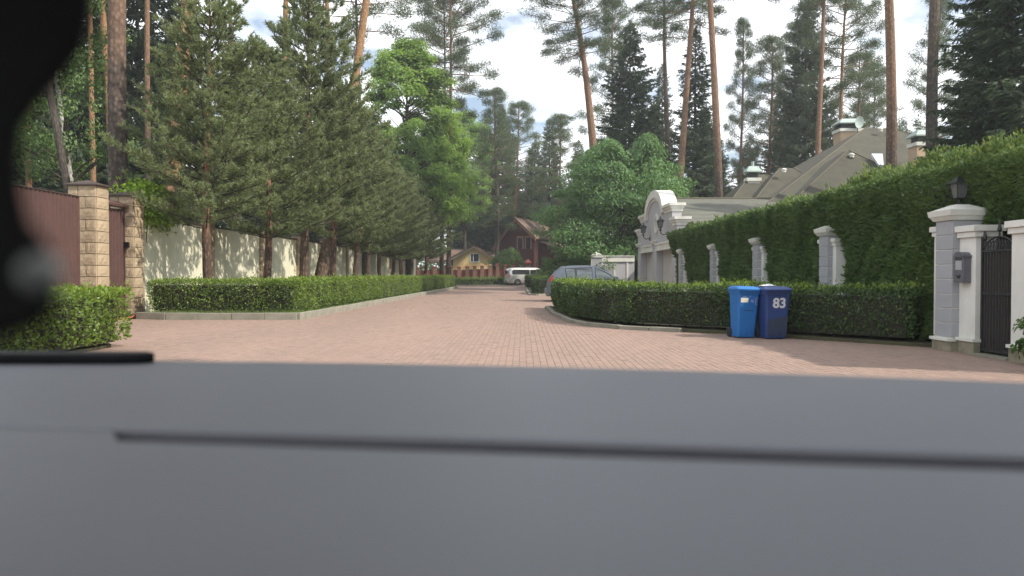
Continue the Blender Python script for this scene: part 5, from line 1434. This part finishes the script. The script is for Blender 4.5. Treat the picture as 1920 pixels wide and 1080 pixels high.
bush = make_leafy(65, 2.6, 1.5, .25, M['bush_leaf'], .12, 60, 120, flat=.8, r0=.05)
for px, d, s, lb in ((955, 92, (1.25, 1.25, 1.6), 'rounded green bush between yellow house and red house, behind the red fence'), (1050, 58, (1.25, 1.25, 1.02), 'pale green bush behind the tail of the grey hatchback'),
                     (90, 22.5, (.9, .9, 1.25), 'green bush peeking over the brown fence at far left'), (1019, 77, (.75, .75, .72), 'dark bush hiding the front of the silver van'), (932, 93, (.8, .8, 1.25), 'small bush left of the rounded bush behind the red fence')):
    place('bush', bush, (PX(px, d), d, 0), lb, 'bush', s=s, rz=px)
nb = make_leafy(66, 1.15, .55, .1, M['bush_leaf'], .10, 26, 60, flat=.8, r0=.02)
place('shrub', nb, (7.28, 10.25, 0), 'small leafy shrub at the right frame edge in front of the white gate post', 'shrub')
# vine over the second stone pillar
vr = empty('climbing_vine', (-10.9, 22.9, 0), label='bright green climbing vine spilling over the second stone pillar and cream wall', cat='vine')
n = 2600
u_ = RNG.random(n)
p = np.stack([-11.0 + .55 * RNG.normal(size=n) * .55, 22.35 + 1.35 * u_ + .12 * RNG.normal(size=n), 3.55 + .3 * np.sin(u_ * 3.0) + .16 * RNG.normal(size=n) - .55 * (RNG.random(n) ** 2) * (u_ > .35)], 1)
far = RNG.random(n) < .3
p[far] = np.stack([-10.85 + .15 * RNG.normal(size=far.sum()), 22.6 + 1.9 * RNG.random(far.sum()), 3.25 - .5 * RNG.random(far.sum()) ** 1.5 + .1 * RNG.normal(size=far.sum())], 1)
p -= np.array([-10.9, 22.9, 0])
fn = unit(np.array([.5, -.4, .8]) + rdir(n) * .7); d = unit(np.cross(fn, rdir(n)) + np.array([0, 0, -.4]))
V_, F_ = leaf_cards(p, d, fn, RNG.uniform(.09, .17, n), RNG.uniform(.05, .09, n), .1)
link_mesh('leaves', np_mesh('leaves', V_, F_, M['vine_leaf']), parent=vr)
MB().tube([(0.15, -.3, 2.2), (.1, -.1, 3.0), (-.05, .0, 3.5), (.05, .5, 3.3), (.1, 1.0, 3.0), (.12, 1.3, 2.85)], .015, 5).build('stem', M['bark_dark'], vr)
# grass along the kerb of the left bed
n = 5200
yk = np.concatenate([21.52 + .35 * RNG.random(n // 3), 21.5 + 46 * RNG.random(n - n // 3) ** 1.7])
xk = np.concatenate([-10.3 + 4.3 * RNG.random(n // 3), np.zeros(n - n // 3)])
xk[n // 3:] = KX(yk[n // 3:]) - .1 - .35 * RNG.random(n - n // 3) ** 1.4
p = np.stack([xk, yk, np.full(n, .13)], 1)
V_, F_ = needles(p, np.array([.25, -.12, 1.]) + rdir(n) * .6, RNG.uniform(.06, .2, n), .012)
tag(link_mesh('grass', np_mesh('grass', V_, F_, M['grass'])), 'short green grass tufts along the inner edge of the left kerb', 'grass', kind='stuff')

# ------------------------------------------------------------------ the car the photograph was taken from
HEAD = R(-8)
own = empty('camera_car', (0, 0, 0), HEAD, label='grey dashboard of the car the picture is taken from, filling the bottom', cat='car')
ZD = 1.18
def far_v(u_): return .828 - .16 * (u_ + .25) ** 2
UL, UR = -.80, 1.02
us = np.linspace(UL, UR, 40)
outl = [(u_, far_v(u_)) for u_ in us[::-1]]
def slab(name, poly, z1, z0, m=None, bevel=.008):
    return MB().prism(poly, 'z', z0, z1).build(name, m or M['dash'], own, bevel=bevel)
base_poly = outl + [(UL, .05), (UR, .05)]
slab('dashboard', [(a, min(b, far_v(a) - .03)) for a, b in base_poly], ZD - .062, ZD - .30, M['car_black'])
slab('dash_top', outl + [(UL, .456), (-.36, .456), (-.30, .456), (UR, .456)], ZD, ZD - .060, bevel=.006)
slab('front_panel', [(UR, .4295), (-.303, .4295), (-.324, .4553), (UL, .4553), (UL, .05), (UR, .05)], ZD - .0015, ZD - .060, bevel=.003)
# outer shell, mostly outside the picture
def shell(name, mb, m): return mb.build(name, m, own, bevel=.02)
shell('bonnet', MB().add([(-.62, .86, 1.00), (.86, .86, 1.00), (.80, 2.05, .80), (-.56, 2.05, .80), (-.62, .86, .55), (.86, .86, .55), (.80, 2.05, .45), (-.56, 2.05, .45)], BF), M['car_own'])
shell('roof', MB().box(-.55, .8, -1.7, .10, 1.50, 1.55), M['car_own'])
for s, x0 in ((-1, -.80), (1, 1.02)):
    shell('door', MB().box(x0 - .04, x0 + .04, -1.0, .85, .30, 1.0), M['car_own'])
    MB().tube([(x0, .82, 1.02), (x0 * .72 + .03, .10, 1.50)], .03, 8).build('windscreen_pillar', M['car_own'], own)
    MB().tube([(x0, -1.0, .98), (x0 * .72 + .03, -1.0, 1.50)], .035, 8).build('door_pillar', M['car_own'], own)
    for v in (1.35, -1.35):
        wheel(own, x0 - s * .08, v, .31, s)
for c in own.children:
    if c.name.startswith('wheel'): c.rotation_euler = (0, 0, R(90))
shell('floor', MB().box(-.74, .96, -1.7, .84, .22, .29), M['car_black'])
shell('tail', MB().box(-.76, .98, -2.2, -1.72, .30, 1.0), M['car_own'])

# black mount with a knob whose pale colour paints its highlight, very close to the lens at the left
DM = 0.155
ms = empty('dash_mount', (0, 0, 0), label='blurred black holder close to the lens at the left edge with a round knob painted pale as its highlight', cat='holder')
def q3(px, py, d): return P(px, py, d)
o1 = [(-170, -90), (182, -90), (184, 20), (168, 95), (128, 150), (86, 195), (50, 245), (44, 300), (48, 360), (60, 415), (88, 450), (110, 490), (116, 540), (104, 585), (70, 618), (20, 636), (-60, 645), (-170, 645)]
vs_ = [tuple(q3(a, b, DM)) for a, b in o1]; n = len(vs_)
bk = [tuple(q3(a - 26, b - (8 if b > 300 else 0), DM + .02)) for a, b in o1]
MB().add(vs_ + bk, [tuple(range(n)), tuple(range(n, 2 * n))[::-1]] + [(i, n + i, n + (i + 1) % n, (i + 1) % n) for i in range(n)]).build('body', M['black_plastic'], ms, bevel=.0025)
kc = q3(88, 512, DM)
MB().lathe([(.0001, -.0040), (.0026, -.0034), (.0036, -.0018), (.0038, 0), (.0036, .0018), (.0026, .003)], 16, ax='y').build('knob', M['highlight_knob'], ms, loc=(kc.x, kc.y - .002, kc.z), smooth=True)
# base pad on the dashboard and the arm that joins it to the holder
bp_ = []
for a in np.linspace(-90, 90, 9): bp_.append((-.352 + .02 * math.cos(R(a)), .80 + .02 * math.sin(R(a)) ))
Mx = Matrix.Rotation(HEAD, 3, 'Z')
pad = [Mx @ Vector((u_, v, 0)) for u_, v in [(-.545, .776), (-.525, .782), (-.515, .795), (-.53, .806), (-.58, .802), (-.79, .775), (-.79, .74)]]
MB().prism([(p.x, p.y) for p in pad], 'z', ZD + .0005, ZD + .012).build('base_pad', M['black_plastic'], ms, bevel=.003)
e = Mx @ Vector((-.74, .77, 0))
MB().tube([(-.125, DM + .01, 1.262), (-.22, .28, 1.27), (-.45, .55, 1.26), (e.x, e.y, ZD + .010)], .006, 8).build('arm', M['black_plastic'], ms)


# ------------------------------------------------------------------ thin haze volume, added to lift the shadows
hm = bpy.data.materials.new('haze'); hm.use_nodes = True
hm.node_tree.nodes.clear()
ho = N(hm.node_tree, 'ShaderNodeOutputMaterial'); hv_ = N(hm.node_tree, 'ShaderNodeVolumePrincipled')
hv_.inputs['Color'].default_value = (0.90, 0.94, 0.97, 1); hv_.inputs['Density'].default_value = 0.0008; hv_.inputs['Anisotropy'].default_value = 0.2
hm.node_tree.links.new(hv_.outputs[0], ho.inputs['Volume'])
tag(MB().box(-1000, 1000, -500, 1600, -1.1, 42).build('haze', hm), 'thin pale haze over the whole street, added to lift the shadows', 'haze', kind='stuff')
